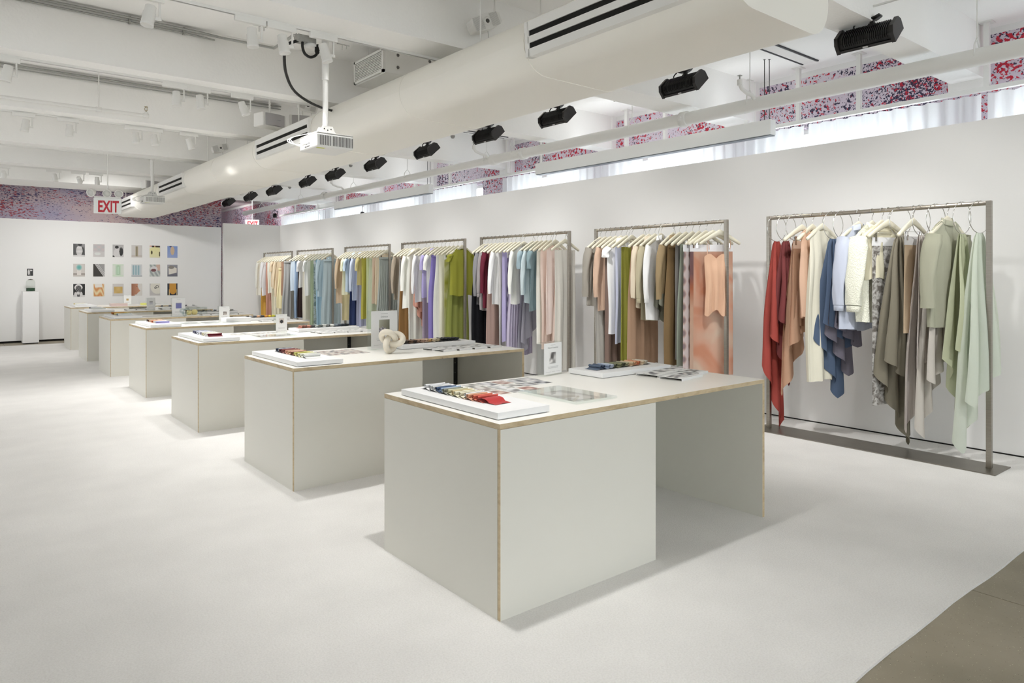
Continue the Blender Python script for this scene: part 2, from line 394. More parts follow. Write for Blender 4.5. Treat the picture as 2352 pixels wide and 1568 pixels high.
# ------------------------------------------------------------------ the big flat-oval duct
def oval(x0, x1, z0, z1, r, k=7):
    p = []
    for cx, cz, a0 in ((x1-r, z0+r, -90), (x1-r, z1-r, 0), (x0+r, z1-r, 90), (x0+r, z0+r, 180)):
        for i in range(k+1):
            a = math.radians(a0+90*i/k); p.append((cx+r*math.cos(a), cz+r*math.sin(a)))
    return p
DX0, DX1, DZ0, DZ1 = 3.20, 4.255, 3.008, 3.45; DR = .22
du = thing('air_duct', 'huge white flat-oval air duct running the length of the ceiling', 'duct', (0, 0, 0))
seams = [2.12, 3.82, 5.58, 7.56, 9.5, 11.4, 13.2, 15.1, 17.3, 19.5]
for k in range(len(seams)-1):
    g = .003*(k % 2)
    MB().prism(oval(DX0-g, DX1+g, DZ0-g, DZ1, DR), seams[k]+.004, seams[k+1]-.004, smooth=True).obj('duct_section', DUCTM, du)
for y in seams[1:-1]:
    MB().prism(oval(DX0-.005, DX1+.005, DZ0-.005, DZ1, DR), y-.012, y+.012, smooth=True).obj('seam_band', DUCTM, du)
for y in (4.6, 8.4, 12.3, 16.2, 19.2):
    for x in (DX0+.2, DX1-.2): MB().tube([(x, y, DZ1-.03), (x, y, HC)], .007, 6).obj('hanger_rod', PAINT, du)
# slot grilles let into the rounded left side
for y0, y1 in ((2.3, 3.74), (7.59, 9.29), (13.03, 14.75), (17.4, 18.9)):
    a = math.radians(184); cx, cz, r = DX0+DR, DZ0+DR, DR+.012
    g = MB(); d = MB()
    def P(u, o): return (cx+(r+o)*math.cos(a)+u*math.sin(a), cz+(r+o)*math.sin(a)-u*math.cos(a))
    # frame bars (u runs along the slope)
    for u0, u1 in ((-.12, -.065), (-.025, .02), (.06, .125)):
        p = [P(u0, -.06), P(u1, -.06), P(u1, .014), P(u0, .014)]; g.prism(p, y0, y1)
    for ya, yb in ((y0-.03, y0+.012), (y1-.012, y1+.03)):
        g.prism([P(-.12, -.06), P(.125, -.06), P(.125, .014), P(-.12, .014)], ya, yb)
    fr = g.obj('slot_grille', PAINT, du, fixn=True)
    for u0, u1 in ((-.065, -.025), (.02, .06)):
        d.prism([P(u0, -.05), P(u1, -.05), P(u1, .004), P(u0, .004)], y0+.01, y1-.01)
    d.obj('slot', DARK, fr, fixn=True)

# ------------------------------------------------------------------ track lights
def aim_spot(parent, loc, target, power, size=62, blend=.7, rad=.05, col=(1.0, .992, .98)):
    l = bpy.data.lights.new('spot_lamp', 'SPOT'); l.energy = power; l.spot_size = math.radians(size); l.spot_blend = blend; l.shadow_soft_size = rad; l.color = col
    o = bpy.data.objects.new('spot_lamp', l); COL.objects.link(o)
    d = (Vector(target)-Vector(loc)).normalized(); o.rotation_mode = 'QUATERNION'; o.rotation_quaternion = d.to_track_quat('-Z', 'Y')
    o.location = Vector(loc)-Vector(parent.location); o.parent = parent
    return o
LENS = bpy.data.materials.new('lamp_lens'); LENS.use_nodes = True
LENS.node_tree.nodes['Principled BSDF'].inputs['Emission Color'].default_value = (1, .96, .9, 1)
LENS.node_tree.nodes['Principled BSDF'].inputs['Emission Strength'].default_value = .8
GHEAD = 'white track spotlights'
def track_head(x, y, ztop, target, label, power=None, stem=.125, L=.15, size=104, direct=False):
    t = thing('track_spotlight', label, 'spotlight', (x, y, ztop), 0, GHEAD)
    MB().box((-.125, -.018, -.045), (.115, .018, 0)).obj('driver_box', PAINT, t, bevel=.003)
    MB().tube([(.085, 0, -.04), (.085, 0, -.045-stem)], .008, 8).box((.02, -.010, -.05-stem), (.095, .010, -.030-stem)).obj('stem', PAINT, t)
    c = Vector((.012, 0, -.035-stem)); d = (Vector(target)-(Vector((x, y, ztop))+c)); d = d.normalized() if direct else (d.normalized()*.42+Vector((0, 0, -1))*.75).normalized()
    q = d.to_track_quat('-Z', 'Y').to_matrix().to_4x4(); q.translation = c
    h = MB().lathe([(.001, .085), (.033, .083), (.038, .078), (.038, .035), (.043, .030), (.043, -.052), (.045, -.054), (.045, -.070), (.040, -.070), (.038, -.03), (.001, -.02)], n=24)
    h.xform(q); ho = h.obj('lamp_head', PAINT, t)
    ln = MB().lathe([(.038, -.035), (.001, -.040)], n=20); ln.xform(q); ln.obj('lens', LENS, ho)
    aim_spot(t, Vector((x, y, ztop))+c+d*.075, Vector((x, y, ztop))+c+d*3, power or SPOT_W, size, 1.0, .06)
    return t
def track(y, x0, x1, label, stuff=None):
    t = thing('lighting_track', label, 'track', ((x0+x1)/2, y, HB), 0)
    h = (x1-x0)/2
    m = MB().box((-h, -.017, -.006), (h, .017, 0)).box((-h, -.017, -.022), (h, -.011, -.006)).box((-h, .011, -.022), (h, .017, -.006))
    m.obj('channel', PAINT, t); MB().box((-h, -.010, -.009), (h, .010, -.005)).obj('conductor_strip', DARK, t)
    return t
TR = [(2.80, 'out of sight'), (5.56, ''), (7.98, ''), (10.58, '')]
track(.2, -3, 5.5, 'white lighting track under the beam above the camera')
track(2.80, -3, 5.5, 'white lighting track under the beam closest to the camera')
track(5.56, -3, 5.5, 'white lighting track along the beam in front of the nearer projector pole')
track(7.98, -3, 5.5, 'thin white lighting track carrying three small spots in a row beside the white pipe')
track(10.62, -3, 5.5, 'far white lighting track seen below the long white pipe')
track(13.40, -3, 5.5, 'white lighting track under the beam by the farther projector')
track(15.9, -3, 5.5, 'farthest white lighting track in front of the picture wall')
Z = HB-.018
def T(i): return (2.9, 2.46+2.44*i+.5, .9)
track_head(1.86, 5.56, Z, (2.5, 5.4, 0), 'left one of the two large white spotlights at the top of the picture', SPOT_W*1.05, size=84)
track_head(2.11, 5.56, Z, (3.2, 4.9, .9), 'right one of the two large white spotlights at the top of the picture', SPOT_W*1.05, size=84)
track_head(2.47, 5.56, Z, (5.4, 4.4, .6), 'white spotlight hanging just left of the nearer projector pole', SPOT_W*.25, size=60)
track_head(.42, 7.98, Z, (-1.4, 9.0, 0), 'white spotlight with a glowing rim at the left edge of the picture', SPOT_W*.6)
track_head(1.12, 5.56, Z, (-1.0, 5.0, 0), 'white spotlight cut by the top edge on the left', SPOT_W*.6)
track_head(1.88, 7.98, Z, (2.0, 7.6, 0), 'leftmost of the three small white spotlights on the middle track', SPOT_W*1.1, size=80)
track_head(2.12, 7.98, Z, (3.0, 7.6, .9), 'middle one of the three small white spotlights on the middle track', SPOT_W*1.1, size=80)
track_head(2.58, 7.98, Z, (6.2, 6.6, .9), 'rightmost of the three small white spotlights on the middle track', SPOT_W*1.8)
track_head(1.99, 10.60, Z, (2.6, 10.2, .9), 'far small white spotlight just right of the nearer sprinkler pipe end', SPOT_W*1.1, size=80)
track_head(2.22, 10.60, Z, (3.0, 9.8, .9), 'second far small white spotlight, between two others below the nearer pipe', SPOT_W*1.1, size=80)
track_head(2.68, 10.60, Z, (6.3, 10.4, .9), 'third far small white spotlight below the nearer pipe, rightmost', SPOT_W*1.8)
track_head(.75, 10.60, Z, (-.6, 10.2, 0), 'round white spotlight below the nearer pipe at the far left', SPOT_W*.7)
track_head(1.22, 10.60, Z, (1.0, 11.6, 0), 'pale white spotlight below the nearer pipe, left of its hanger rod', SPOT_W*.7)
# heads on the tracks further back and behind the camera
hid = 'white track spotlight above the frame over the area in front of the nearest table'
for x, y, tg, pw, sz, lab in ((1.9, 2.80, (3.0, 3.0, .9), 1.9, 80, 'white track spotlight above the frame over the nearest table'), (-.8, 2.80, (.4, 4.2, 0), .4, 104, 'white track spotlight above the frame, left of the table row'),
                     (2.3, .2, (3.0, 2.6, .7), .55, 80, 'white track spotlight above the camera, over the front of the nearest table'), (-1.6, .2, (-.6, 2.4, 0), .3, 104, 'white track spotlight above the camera on the far left of its track'),
                     (2.0, 15.9, (3.4, 19.8, 1.3), 2.6, 90, 'far white spotlight aimed at the picture grid'), (.8, 15.9, (1.0, 19.8, 1.2), .9, 80, 'far white spotlight aimed at the plinth'), (1.6, 15.9, (2.8, 14.8, .9), .8, 90, 'far white spotlight over the sixth table'),
                     (2.3, 15.9, (2.8, 17.8, .9), .9, 90, 'far white spotlight over the farthest table'), (-1.5, 10.60, (-1.0, 12.6, 0), 1.2, 104, 'white spotlight left of the frame on the long middle track'), (-1.5, 15.9, (-1.0, 18.0, 0), 2.4, 104, 'white spotlight left of the frame on the farthest track')):
    track_head(x, y, Z, tg, lab, SPOT_W*pw, size=sz, direct=(tg[1] == 19.8))
for i, (y, tx) in enumerate(((.2, 1.9), (2.80, 3.4), (5.56, 5.6), (7.98, 8.0), (10.62, 10.4), (13.40, 12.8), (15.9, 15.4), (15.9, 17.4))):  # unseen heads added behind the duct to light the racks
    track_head(4.75+(.35 if i == 7 else 0), y, Z, (6.45, tx, 1.0), 'unseen white spotlight added behind the duct, aimed at the %s' % ['nearest rack from the front', 'nearest rack', 'second rack', 'third rack', 'fourth rack', 'fifth rack', 'sixth rack', 'farthest rack'][i], SPOT_W*(1.7 if i < 2 else 1.6), size=84, direct=True)
for y in (21.6, 25.2):  # unseen heads added to brighten the mural beyond the back wall
    track_head(6.9, y, HC, (8.4, y+1, 3.4), '%s unseen white spotlight added in the passage behind the back wall' % ('nearer' if y < 22 else 'farther'), SPOT_W*1.0, size=110, direct=True)

# conduit on the beam, junction box, black cables
cd = thing('conduit', 'grey steel conduit pair along the ceiling edge ending at the junction box', 'conduit', (0, 7.70, 4.09))
MB().tube([(-3, 0, 0), (2.05, 0, 0), (2.25, -.06, -.03), (2.50, -.9, -.30), (2.32, -1.90, -.47)], .013, 8).obj('pipe', GALV, cd)
MB().tube([(-3, .02, -.035), (2.0, .02, -.035), (2.2, 0, -.05)], .008, 8).obj('thin_pipe', GALV, cd)
for x in (.4, 1.4, 1.9): MB().box((x-.01, 0, -.05), (x+.01, .045, .02)).obj('clamp', GALV, cd)
c2 = tag(MB().tube([(-3, 10.32, 4.09), (3.9, 10.32, 4.09)], .012, 8).tube([(-3, 10.33, 4.05), (3.9, 10.33, 4.05)], .006, 6).obj('conduit', GALV), 'thin dark conduit crossing the ceiling behind the three small spotlights', 'conduit')
jb = thing('junction_box', 'galvanised junction box with black cables beside the nearer projector pole', 'junction box', (2.36, 5.72, 3.585))
MB().box((-.07, -.05, -.055), (.09, .05, 0)).obj('housing', GALV, jb, bevel=.003)
MB().lathe([(.001, 0), (.05, 0), (.05, -.02), (.001, -.02)], c=(.06, 0, -.055)).obj('round_cover', PAINT, jb)
MB().tube(smooth([(-.02, -.02, -.05), (-.02, -.02, -.10), (.0, -.02, -.15), (.05, -.02, -.17), (.10, -.02, -.14), (.11, -.02, -.09), (.11, -.02, -.05)]), .012, 10).obj('cable_loop', BLACKR, jb)
MB().lathe([(.001, .0), (.02, 0), (.022, -.05), (.014, -.07), (.001, -.07)], c=(.11, -.02, -.06), n=12).obj('plug', BLACKR, jb)
MB().tube(smooth([(-.04, 0, -.04), (-.14, .0, -.09), (-.16, .02, -.11), (-.02, .35, -.24), (.25, .75, -.30), (.75, 1.25, -.27), (1.25, 1.6, -.17), (1.75, 1.9, -.02)]), .013, 10).obj('long_cable', BLACKR, jb)
for x, y in ((1.99, 5.72), (2.72, 5.72)):
    b = tag(MB().box((-.06, -.004, 0), (.06, .004, .006)).tube([(.03, 0, 0), (.03, 0, -.03)], .003, 6).tube([(-.01, 0, 0), (-.01, 0, -.045)], .003, 6).obj('ceiling_bracket', GALV, loc=(x, y, HB-.012)),
            'small wire bracket under the beam %s' % ('behind the two large white spotlights' if x < 2.3 else 'right of the nearer projector pole'), 'bracket')

# ------------------------------------------------------------------ projectors
def projector(x, y, zt, zb, lab, w=.33, d=.36, h=.115):
    t = thing('ceiling_projector', lab, 'projector', (x, y, zb))
    MB().tube([(0, 0, zt-zb), (0, 0, (zt-zb)*.62)], .030, 18).obj('outer_pole', PAINT, t)
    MB().tube([(0, 0, (zt-zb)*.64), (0, 0, h+.09)], .024, 18).obj('inner_pole', PAINT, t)
    MB().box((-.05, -.05, zt-zb-.012), (.05, .05, zt-zb)).obj('ceiling_plate', PAINT, t)
    br = MB().box((-.06, -.06, h+.02), (.06, .06, h+.028)).prism([(-.085, h+.012), (.085, h+.012), (.045, h+.095), (-.045, h+.095)], -.045, -.040).prism([(-.085, h+.012), (.085, h+.012), (.045, h+.095), (-.045, h+.095)], .040, .045)
    for dx, dy in ((-.11, -.12), (.12, -.12), (.10, .12), (-.12, .12)): br.tube([(0, 0, h+.03), (dx, dy, h+.012)], .008, 6).tube([(dx, dy, h+.02), (dx, dy, h)], .012, 8)
    br.obj('mounting_bracket', PAINT, t)
    for dx, dz in ((-.03, .07), (.0, .06), (.03, .07), (.0, .035)): MB().lathe([(.001, -.001), (.006, -.001), (.006, 0)], c=(dx, -.046, h+dz), axis='y', n=8).obj('bolt', BLACK, t)
    x0, x1, y0, y1 = -.16, w-.16, -.19, d-.19
    bo = MB().box((x0, y0, 0), (x1, y1, h)).obj('body', PAINT, t, bevel=.012)
    MB().box((x0+.004, y0+.004, h-.002), (x1-.004, y1-.004, h+.010)).obj('top_cover', GREYP, t, bevel=.004)
    vs = MB()
    for g0, g1, nn in ((x0+.03, x0+.12, 7), (x0+.145, x0+.225, 7), (x0+.235, x1-.012, 7)):
        for i in range(nn):
            xx = g0+(g1-g0)*i/(nn-1)
            for j in range(12): zz = .018+(h-.034)*j/12; vs.box((xx-.003, y0-.0015, zz), (xx+.003, y0+.002, zz+.0048))
    q = vs.obj('vent_holes', DARK, bo); q['kind'] = 'stuff'
    ps = MB()
    for i in range(9): ps.box((x0-.0015, y0+.14+.02*(i % 5)+.002*i, .018+.024*(i//5)), (x0+.002, y0+.152+.02*(i % 5)+.002*i, .030+.024*(i//5)))
    q = ps.obj('ports', DARK, bo)
    MB().box((x0+.02, y0+.03, -.0015), (x0+.09, y0+.07, .001)).obj('warning_label', M('yellow_label', (206, 210, 110), .6), bo)
    MB().lathe([(.001, 0), (.045, 0), (.045, .02), (.04, .022), (.001, .022)], c=(x1-.08, y1, h*.5), axis='y').obj('lens', BLACK, bo)
    for k in range(3):
        s = .03*k
        MB().tube(smooth([(x0, y1-.12-s, .05), (x0-.05-.02*k, y1-.1-s, .03), (x0-.09-.02*k, y1-.06, .07), (x0-.06, y1-.02, .12), (-.02, .02, h+.08), (.02, .0, h+.25)]), .0035, 6).obj('cable', PAINT, t)
    return t
projector(2.52, 5.645, HB, 2.615, 'nearer white ceiling projector hanging on a long white pole')
projector(2.83, 13.63, 3.62, 2.83, 'farther white ceiling projector hanging next to the exit sign')

# ------------------------------------------------------------------ black wash lights along the duct
def wash_light(y, k, n=11):
    words = ['largest and nearest', 'second', 'third', 'fourth', 'fifth', 'sixth', 'seventh', 'eighth', 'ninth', 'tenth', 'eleventh and farthest']
    lab = '%s black flood light in the row along the duct' % words[k] if k in (0, 10) else '%s black flood light from the camera in the row along the duct' % words[k]
    t = thing('flood_light', lab, 'flood light', (5.80, y, 3.66), random.uniform(-.04, .04), 'black flood lights along the duct')
    # arm plate bent like a saddle
    m = MB(); v = []; nn = 9
    for i in range(nn):
        u = i/(nn-1); yy = .10-.20*u; zz = -.035+.07*(u-.5)**2*1.6-.01*u; hw = .035+.015*math.sin(math.pi*u)
        v += [(-hw, yy, zz), (hw, yy, zz), (hw, yy, zz-.012), (-hw, yy, zz-.012)]
    f = [(4*i+a, 4*i+(a+1) % 4, 4*i+4+(a+1) % 4, 4*i+4+a) for i in range(nn-1) for a in range(4)] + [(0, 1, 2, 3), (4*nn-4, 4*nn-1, 4*nn-2, 4*nn-3)]
    m.add(v, f, True).obj('mounting_plate', BLACK, t, fixn=True)
    MB().box((-.02, -.02, -.01), (.02, .02, .06)).obj('ceiling_clamp', BLACK, t)
    MB().box((-.018, -.05, -.105), (.018, -.02, -.03)).box((-.024, -.062, -.10), (.024, -.01, -.075)).tube([(-.03, -.035, -.09), (.03, -.035, -.09)], .014, 12).obj('yoke', BLACK, t, bevel=.003)
    MB().tube(smooth([(0, .075, -.035), (-.01, .10, -.06), (-.01, .105, -.085), (0, .08, -.11), (0, .055, -.125)]), .0065, 8).obj('cable', BLACKR, t)
    MB().tube([(0, .07, -.115), (0, .04, -.15)], .016, 10).obj('cable_gland', BLACKR, t)
    MB().tube([(0, .13, -.15), (0, .135, -.125), (0, .09, -.12), (0, .085, -.145)], .004, 6).obj('safety_loop', BLACK, t)
    R = Matrix.Translation((0, 0, -.16)) @ Matrix.Rotation(math.radians(-42), 4, 'Y')
    L = .20; R = R @ Matrix.Diagonal((1.2, 1, 1.2, 1))
    body = [(-.075, .01), (-.055, .035), (0, .045), (.05, .04), (.07, .015), (.07, -.03), (-.075, -.03)]
    m = MB().prism(body, -L, L); m.xform(R); h = m.obj('housing', BLACK, t, fixn=True)
    fi = MB()
    for i in range(22):
        yy = -L+.03+(2*L-.06)*i/21; fi.prism([(-.082, -.01), (-.082, .014), (-.058, .043), (0, .054), (.055, .048), (.074, .018), (.074, -.01)], yy-.003, yy+.003)
    fi.xform(R); fi.obj('cooling_fins', BLACK, h, fixn=True)
    for s in (-1, 1):
        m = MB().prism([(-.092, -.052), (-.092, .02), (-.062, .058), (.055, .058), (.088, .02), (.088, -.052)], s*L, s*(L+.028)); m.xform(R); m.obj('end_cap', M('black_plastic', (34, 32, 32), .4), t, fixn=True, bevel=.004)
    m = MB().box((-.088, -L, -.048), (.086, L, -.03)); m.xform(R); m.obj('front_bezel', M('black_plastic', (34, 32, 32), .4), t)
    m = MB().box((-.07, -L+.02, -.0495), (.07, L-.02, -.047)); m.xform(R); m.obj('front_glass', M('dark_lens', (60, 60, 62), .15), t)
    l = bpy.data.lights.new('added_flood_lamp', 'AREA'); l.shape = 'RECTANGLE'; l.size = .12; l.size_y = .4; l.energy = FLOOD_W; l.spread = math.radians(115); l.color = (1, .995, .985)  # lamp added in the dark fixture to brighten wall and racks
    lo = bpy.data.objects.new('added_flood_lamp', l); COL.objects.link(lo); lo.parent = t; lo.matrix_local = R @ Matrix.Translation((.03, 0, -.075)) @ Matrix.Rotation(math.radians(14), 4, 'Y')
    m = MB().box((-.0895, -.02, -.044), (-.0875, .02, -.034)); m.xform(R); m.obj('badge', M('badge_white', (200, 200, 200), .5), t)
    return t
for k, y in enumerate((2.57, 4.40, 6.286, 7.684, 9.27, 10.95, 12.56, 13.88, 15.78, 17.37, 19.08)): wash_light(y, k)
t = thing('lighting_rail', 'slim white rail carrying the row of black flood lights', 'rail', (5.80, 0, 3.722))
MB().tube([(0, .5, 0), (0, 19.6, 0)], .010, 8).obj('rail_tube', PAINT, t)
# small black spot above the far corner of the partition
t = thing('stage_spotlight', 'tiny black spotlight hanging above the far corner of the partition', 'spotlight', (7.6, 20.6, 3.35))
MB().lathe([(.001, .06), (.05, .06), (.06, -.06), (.055, -.065), (.001, -.05)], n=16).obj('lamp_head', BLACK, t)
MB().tube([(-.07, 0, 0), (-.07, 0, .12), (0, 0, .14), (.07, 0, .12), (.07, 0, 0)], .006, 6).tube([(0, 0, .14), (0, 0, HC-3.35)], .008, 6).obj('yoke', BLACK, t)

# ------------------------------------------------------------------ pipes
mp = thing('overhead_pipe', 'long thick white pipe hanging parallel to the partition top', 'pipe', (7.0, 0, 3.46))
sec = [(YR+.3, 0), (8.9, 0), (14.5, -.02), (21.5, -.02)]
MB().tube([(0, YR+.5, 0), (0, 9.1, 0)], .078, 24).obj('pipe_run', PAINT, mp)
MB().tube([(0, 9.1, 0), (0, 21.5, -.02)], .066, 24).obj('pipe_run', PAINT, mp)
MB().lathe([(.078, 9.02), (.092, 9.04), (.092, 9.14), (.066, 9.17)], axis='y').obj('reducer', PAINT, mp)
for y in (5.28, 8.35, 15.7): MB().lathe([(.078, y-.05), (.094, y-.045), (.094, y+.045), (.078, y+.05)], axis='y').box((-.12, y-.02, -.02), (-.08, y+.02, .02)).obj('coupling', PAINT, mp)
for y in (-1.6, .3, 2.17, 4.39, 6.12, 8.58, 9.3, 11.88, 14.2, 17.17, 20):
    MB().tube([(0, y, .16), (0, y, HC-3.46)], .0055, 6).tube([(-.075, y, .0), (-.06, y, .10), (0, y, .17), (.06, y, .10), (.075, y, 0)], .008, 6).obj('hanger_rod', PAINT, mp)
for y in (4.30, 9.2, 14.6):
    b = MB().tube([(-.02, y, .02), (-.10, y, .08), (-.20, y, .09), (-.30, y, .12), (-.34, y, .17)], .021, 10).tube([(-.34, y, .15), (-.34, y, .21)], .028, 10)
    q = b.obj('branch', PAINT, mp); MB().tube([(-.34, y, .21), (-.34, y, .25)], .008, 6).box((-.36, y-.018, .25), (-.32, y+.018, .256)).obj('sprinkler_head', GALV, q)
def sprinkler(x1, y, z, rod, lab, zc=HC):
    t = thing('sprinkler_pipe', lab, 'pipe', (x1, y, z))
    MB().tube([(-5, 0, 0), (0, 0, 0)], .021, 12).obj('pipe_run', PAINT, t)
    MB().lathe([(.021, -.04), (.03, -.035), (.03, .03), (.001, .035)], axis='x', n=14).tube([(0, 0, 0), (0, 0, .05)], .024, 12).obj('elbow', PAINT, t)
    s = MB().tube([(0, 0, .05), (0, 0, .065)], .01, 8).tube([(-.014, 0, .065), (-.018, 0, .09), (-.010, 0, .11)], .003, 5).tube([(.014, 0, .065), (.018, 0, .09), (.010, 0, .11)], .003, 5).lathe([(.001, .112), (.022, .112), (.022, .116), (.001, .116)], n=12).tube([(0,0,.065),(0,0,.11)], .003, 5)
    s.obj('sprinkler_head', M('brass', (150, 130, 80), .35, .8), t)
    MB().tube([(rod, 0, .0), (rod, 0, zc-z)], .007, 8).lathe([(.024, -.03), (.03, -.03), (.03, .03), (.024, .03)], c=(rod, 0, 0), axis='x', n=12).obj('hanger_rod', PAINT, t)
    return t
sprinkler(2.03, 10.12, 3.65, -.54, 'nearer white sprinkler pipe on the left with a brass head at its end')
sprinkler(2.07, 16.75, 3.73, -.45, 'second white sprinkler pipe on the left, farther and smaller')
sprinkler(2.05, 22.6, 3.72, -.5, 'farthest white sprinkler pipe in front of the splattered mural', 4.62)
# lights and sensors hanging near the duct
for k, (x, y, zt, zb_) in enumerate(((6.1, 5.61, HB, 3.66), (6.1, 8.98, HC, 3.72), (6.1, 12.5, HC, 3.70), (6.1, 15.6, HC, 3.58))):
    t = thing('pendant_sensor', ['pear shaped grey sensor hanging beside the duct between the two nearest flood lights', 'small round grey sensor left of the fourth flood light', 'small round grey sensor above the fifth flood light', 'tiny pear shaped grey sensor between far flood lights'][k], 'sensor', (x, y, zb_))
    MB().lathe([(.001, -.04), (.02, -.036), (.034, -.015), (.037, .005)], n=16).obj('dome', M('grey_dome', (150, 148, 145), .3), t)
    MB().lathe([(.037, .005), (.034, .03), (.016, .055), (.010, .09), (.008, zt-zb_)], n=16).obj('housing', PAINT, t)
# slot diffusers in the ceiling near the windows
for y0, y1, x0, x1, lab in ((4.17, 4.36, 6.75, 8.1, 'white slot diffuser with dark edges in the ceiling left of the nearest flood light'), (10.1, 10.22, 7.0, 8.1, 'thin slot diffuser in the ceiling behind the fourth flood light')):
    t = thing('slot_diffuser', lab, 'vent', ((x0+x1)/2, (y0+y1)/2, HC-.012))
    hx, hy = (x1-x0)/2, (y1-y0)/2
    MB().box((-hx, -hy+.02, 0), (hx, hy-.02, .012)).obj('panel', PAINT, t)
    for s in (-1, 1): MB().box((-hx, s*hy-.01, -.002), (hx, s*hy+.01, .012)).obj('slot', M('dark_slot', (70, 70, 72), .8), t)
# long white light boxes
for k, (y0, y1) in enumerate(((4.46, 8.69), (11.97, 16.4))):
    t = thing('linear_light_box', ['long white light box hanging above the partition behind the big pipe', 'second white light box above the partition, farther along'][k], 'light fixture', (7.6, (y0+y1)/2, 3.21))
    h = (y1-y0)/2
    MB().box((-.055, -h, .012), (.055, h, .19)).obj('housing', PAINT, t)
    l = bpy.data.lights.new('added_uplight', 'AREA'); l.shape = 'RECTANGLE'; l.size = .09; l.size_y = 2*h-.1; l.energy = 3.2; l.color = (.97, .985, 1)  # lamp added on top of the box to brighten the ceiling
    lo = bpy.data.objects.new('added_uplight', l); COL.objects.link(lo); lo.parent = t; lo.location = (0, 0, .195); lo.rotation_euler = (math.pi, 0, 0)
    MB().box((-.045, -h+.01, .0), (.055, h-.01, .012)).obj('louvre', M('grey_trim', (120, 124, 128), .4, .3), t)
    for yy in (h-.08, -h+.08):
        for dx in (-.02, .02): MB().tube([(dx, yy-dx, .19), (dx, yy-dx, HC-3.21)], .005, 6).lathe([(.001, HC-3.215), (.014, HC-3.215), (.014, HC-3.21)], c=(dx, yy-dx, 0), n=8).obj('suspension_rod', M('dark_rod', (80, 80, 80), .4, .5), t)
# small round object under the second box
t = tag(MB().lathe([(.001, -.05), (.04, -.04), (.05, 0), (.04, .04), (.001, .05)], n=16).tube([(0, 0, .05), (0, 0, .19)], .006, 6).obj('clamp_camera', M('grey_metal', (90, 90, 92), .4, .6), loc=(7.62, 15.0, 3.02)), 'small dark round clamp camera under the second light box', 'camera')

# ------------------------------------------------------------------ speakers and the air unit by the duct
def round_speaker(x, y, z, rz, tilt, lab, s=1., zc=HC):
    t = thing('ceiling_speaker', lab, 'speaker', (x, y, z), rz)
    R = Matrix.Rotation(tilt, 4, 'Y') @ Matrix.Scale(s, 4)
    prof = [(-.19, -.075), (-.205, 0), (-.19, .075), (-.10, .095), (0, .10), (.10, .09), (.17, .075), (.20, .05), (.20, -.05), (.17, -.075), (.10, -.09), (0, -.10), (-.10, -.095)]
    m = MB().prism(prof, -.09, .09); m.xform(R); b = m.obj('cabinet', PAINT, t, fixn=True, bevel=.01)
    m = MB().lathe([(.05, -.092), (.052, -.098), (.05, -.104), (.03, -.108), (.026, -.10)], axis='y', n=24); m.xform(R); m.obj('horn_ring', PAINT, b)
    m = MB().lathe([(.001, -.100), (.026, -.100), (.026, -.09)], axis='y', n=18); m.xform(R); m.obj('driver', M('speaker_cone', (80, 78, 74), .5), b)
    for xa, xb in ((-.185, -.055), (.055, .165)):
        g = MB()
        for i in range(14): zz = -.075+.15*i/13; g.box((xa, -.094, zz-.0025), (xb, -.089, zz+.0025))
        g.xform(R); g.obj('grille', GREYP, b)
    MB().tube([(.14*s, 0, .05*s), (.16*s, 0, zc-z)], .011, 8).obj('mounting_pole', PAINT, t)
    MB().tube([(.05*s, .0, -.07*s), (.10*s, .05, -.17*s), (.2*s, .1, -.10*s), (.5*s, .15, .0)], .003, 5).obj('cable', GREYP, t)
    return t
round_speaker(3.72, 4.98, 3.80, -.2, math.radians(-24), 'white speaker with a round port, tilted, largest, beside the near end of the duct', .72)
round_speaker(3.62, 8.65, 3.73, -.3, math.radians(15), 'white tilted speaker with a dark port left of the nearer projector pole', .62)
round_speaker(3.60, 12.3, 3.71, -.1, math.radians(-18), 'small white tilted speaker on the duct beyond the first slot grille', .66)
def box_speaker(x, y, z, rz, lab, w=.36, zc=HC):
    t = thing('box_speaker', lab, 'speaker', (x, y, z), rz)
    MB().box((-w/2, -.02, -.09), (w/2, .2, .09)).obj('cabinet', PAINT, t, bevel=.01)
    v = []; n_ = 10
    for i in range(n_+1):
        xx = -w*.40+w*.80*i/n_; yy = -.03-.03*math.sin(math.pi*i/n_); v += [(xx, yy, -.078), (xx, yy, .078), (xx, .0, .078), (xx, .0, -.078)]
    f = [(4*i+a, 4*i+(a+1) % 4, 4*i+4+(a+1) % 4, 4*i+4+a) for i in range(n_) for a in range(4)]+[(0, 1, 2, 3), (4*n_, 4*n_+3, 4*n_+2, 4*n_+1)]
    MB().add(v, f).obj('grille', M('speaker_grille', (178, 175, 176), .6), t, fixn=True)
    MB().box((w*.02, -.064, -.006), (w*.18, -.058, 0)).obj('nameplate', M('name_plate', (150, 148, 150), .4), t)
    MB().tube([(0, .1, .08), (0, .1, zc-z)], .012, 8).obj('mounting_pole', PAINT, t)
    return t
box_speaker(3.42, 9.3, 3.64, .25, 'white box speaker with a grey curved grille above the slot grille, left one of two')
box_speaker(3.86, 9.4, 3.70, -.35, 'white box speaker with a grey grille half hidden by the duct, right one of two')
box_speaker(3.62, 17.3, 3.60, .2, 'white box speaker behind the farther projector pole')
t = thing('air_unit', 'white boxed air unit with a large slatted grille beside the duct', 'air unit', (4.2, 6.9, 3.70))
MB().box((-.6, -.34, 0), (.5, .36, .27)).obj('casing', PAINT, t, bevel=.008)
g = MB().box((-.625, -.33, .01), (-.60, -.30, .26)).box((-.625, .32, .01), (-.60, .35, .26)).box((-.625, -.33, .01), (-.60, .35, .035)).box((-.625, -.33, .235), (-.60, .35, .26)).obj('grille_frame', PAINT, t)
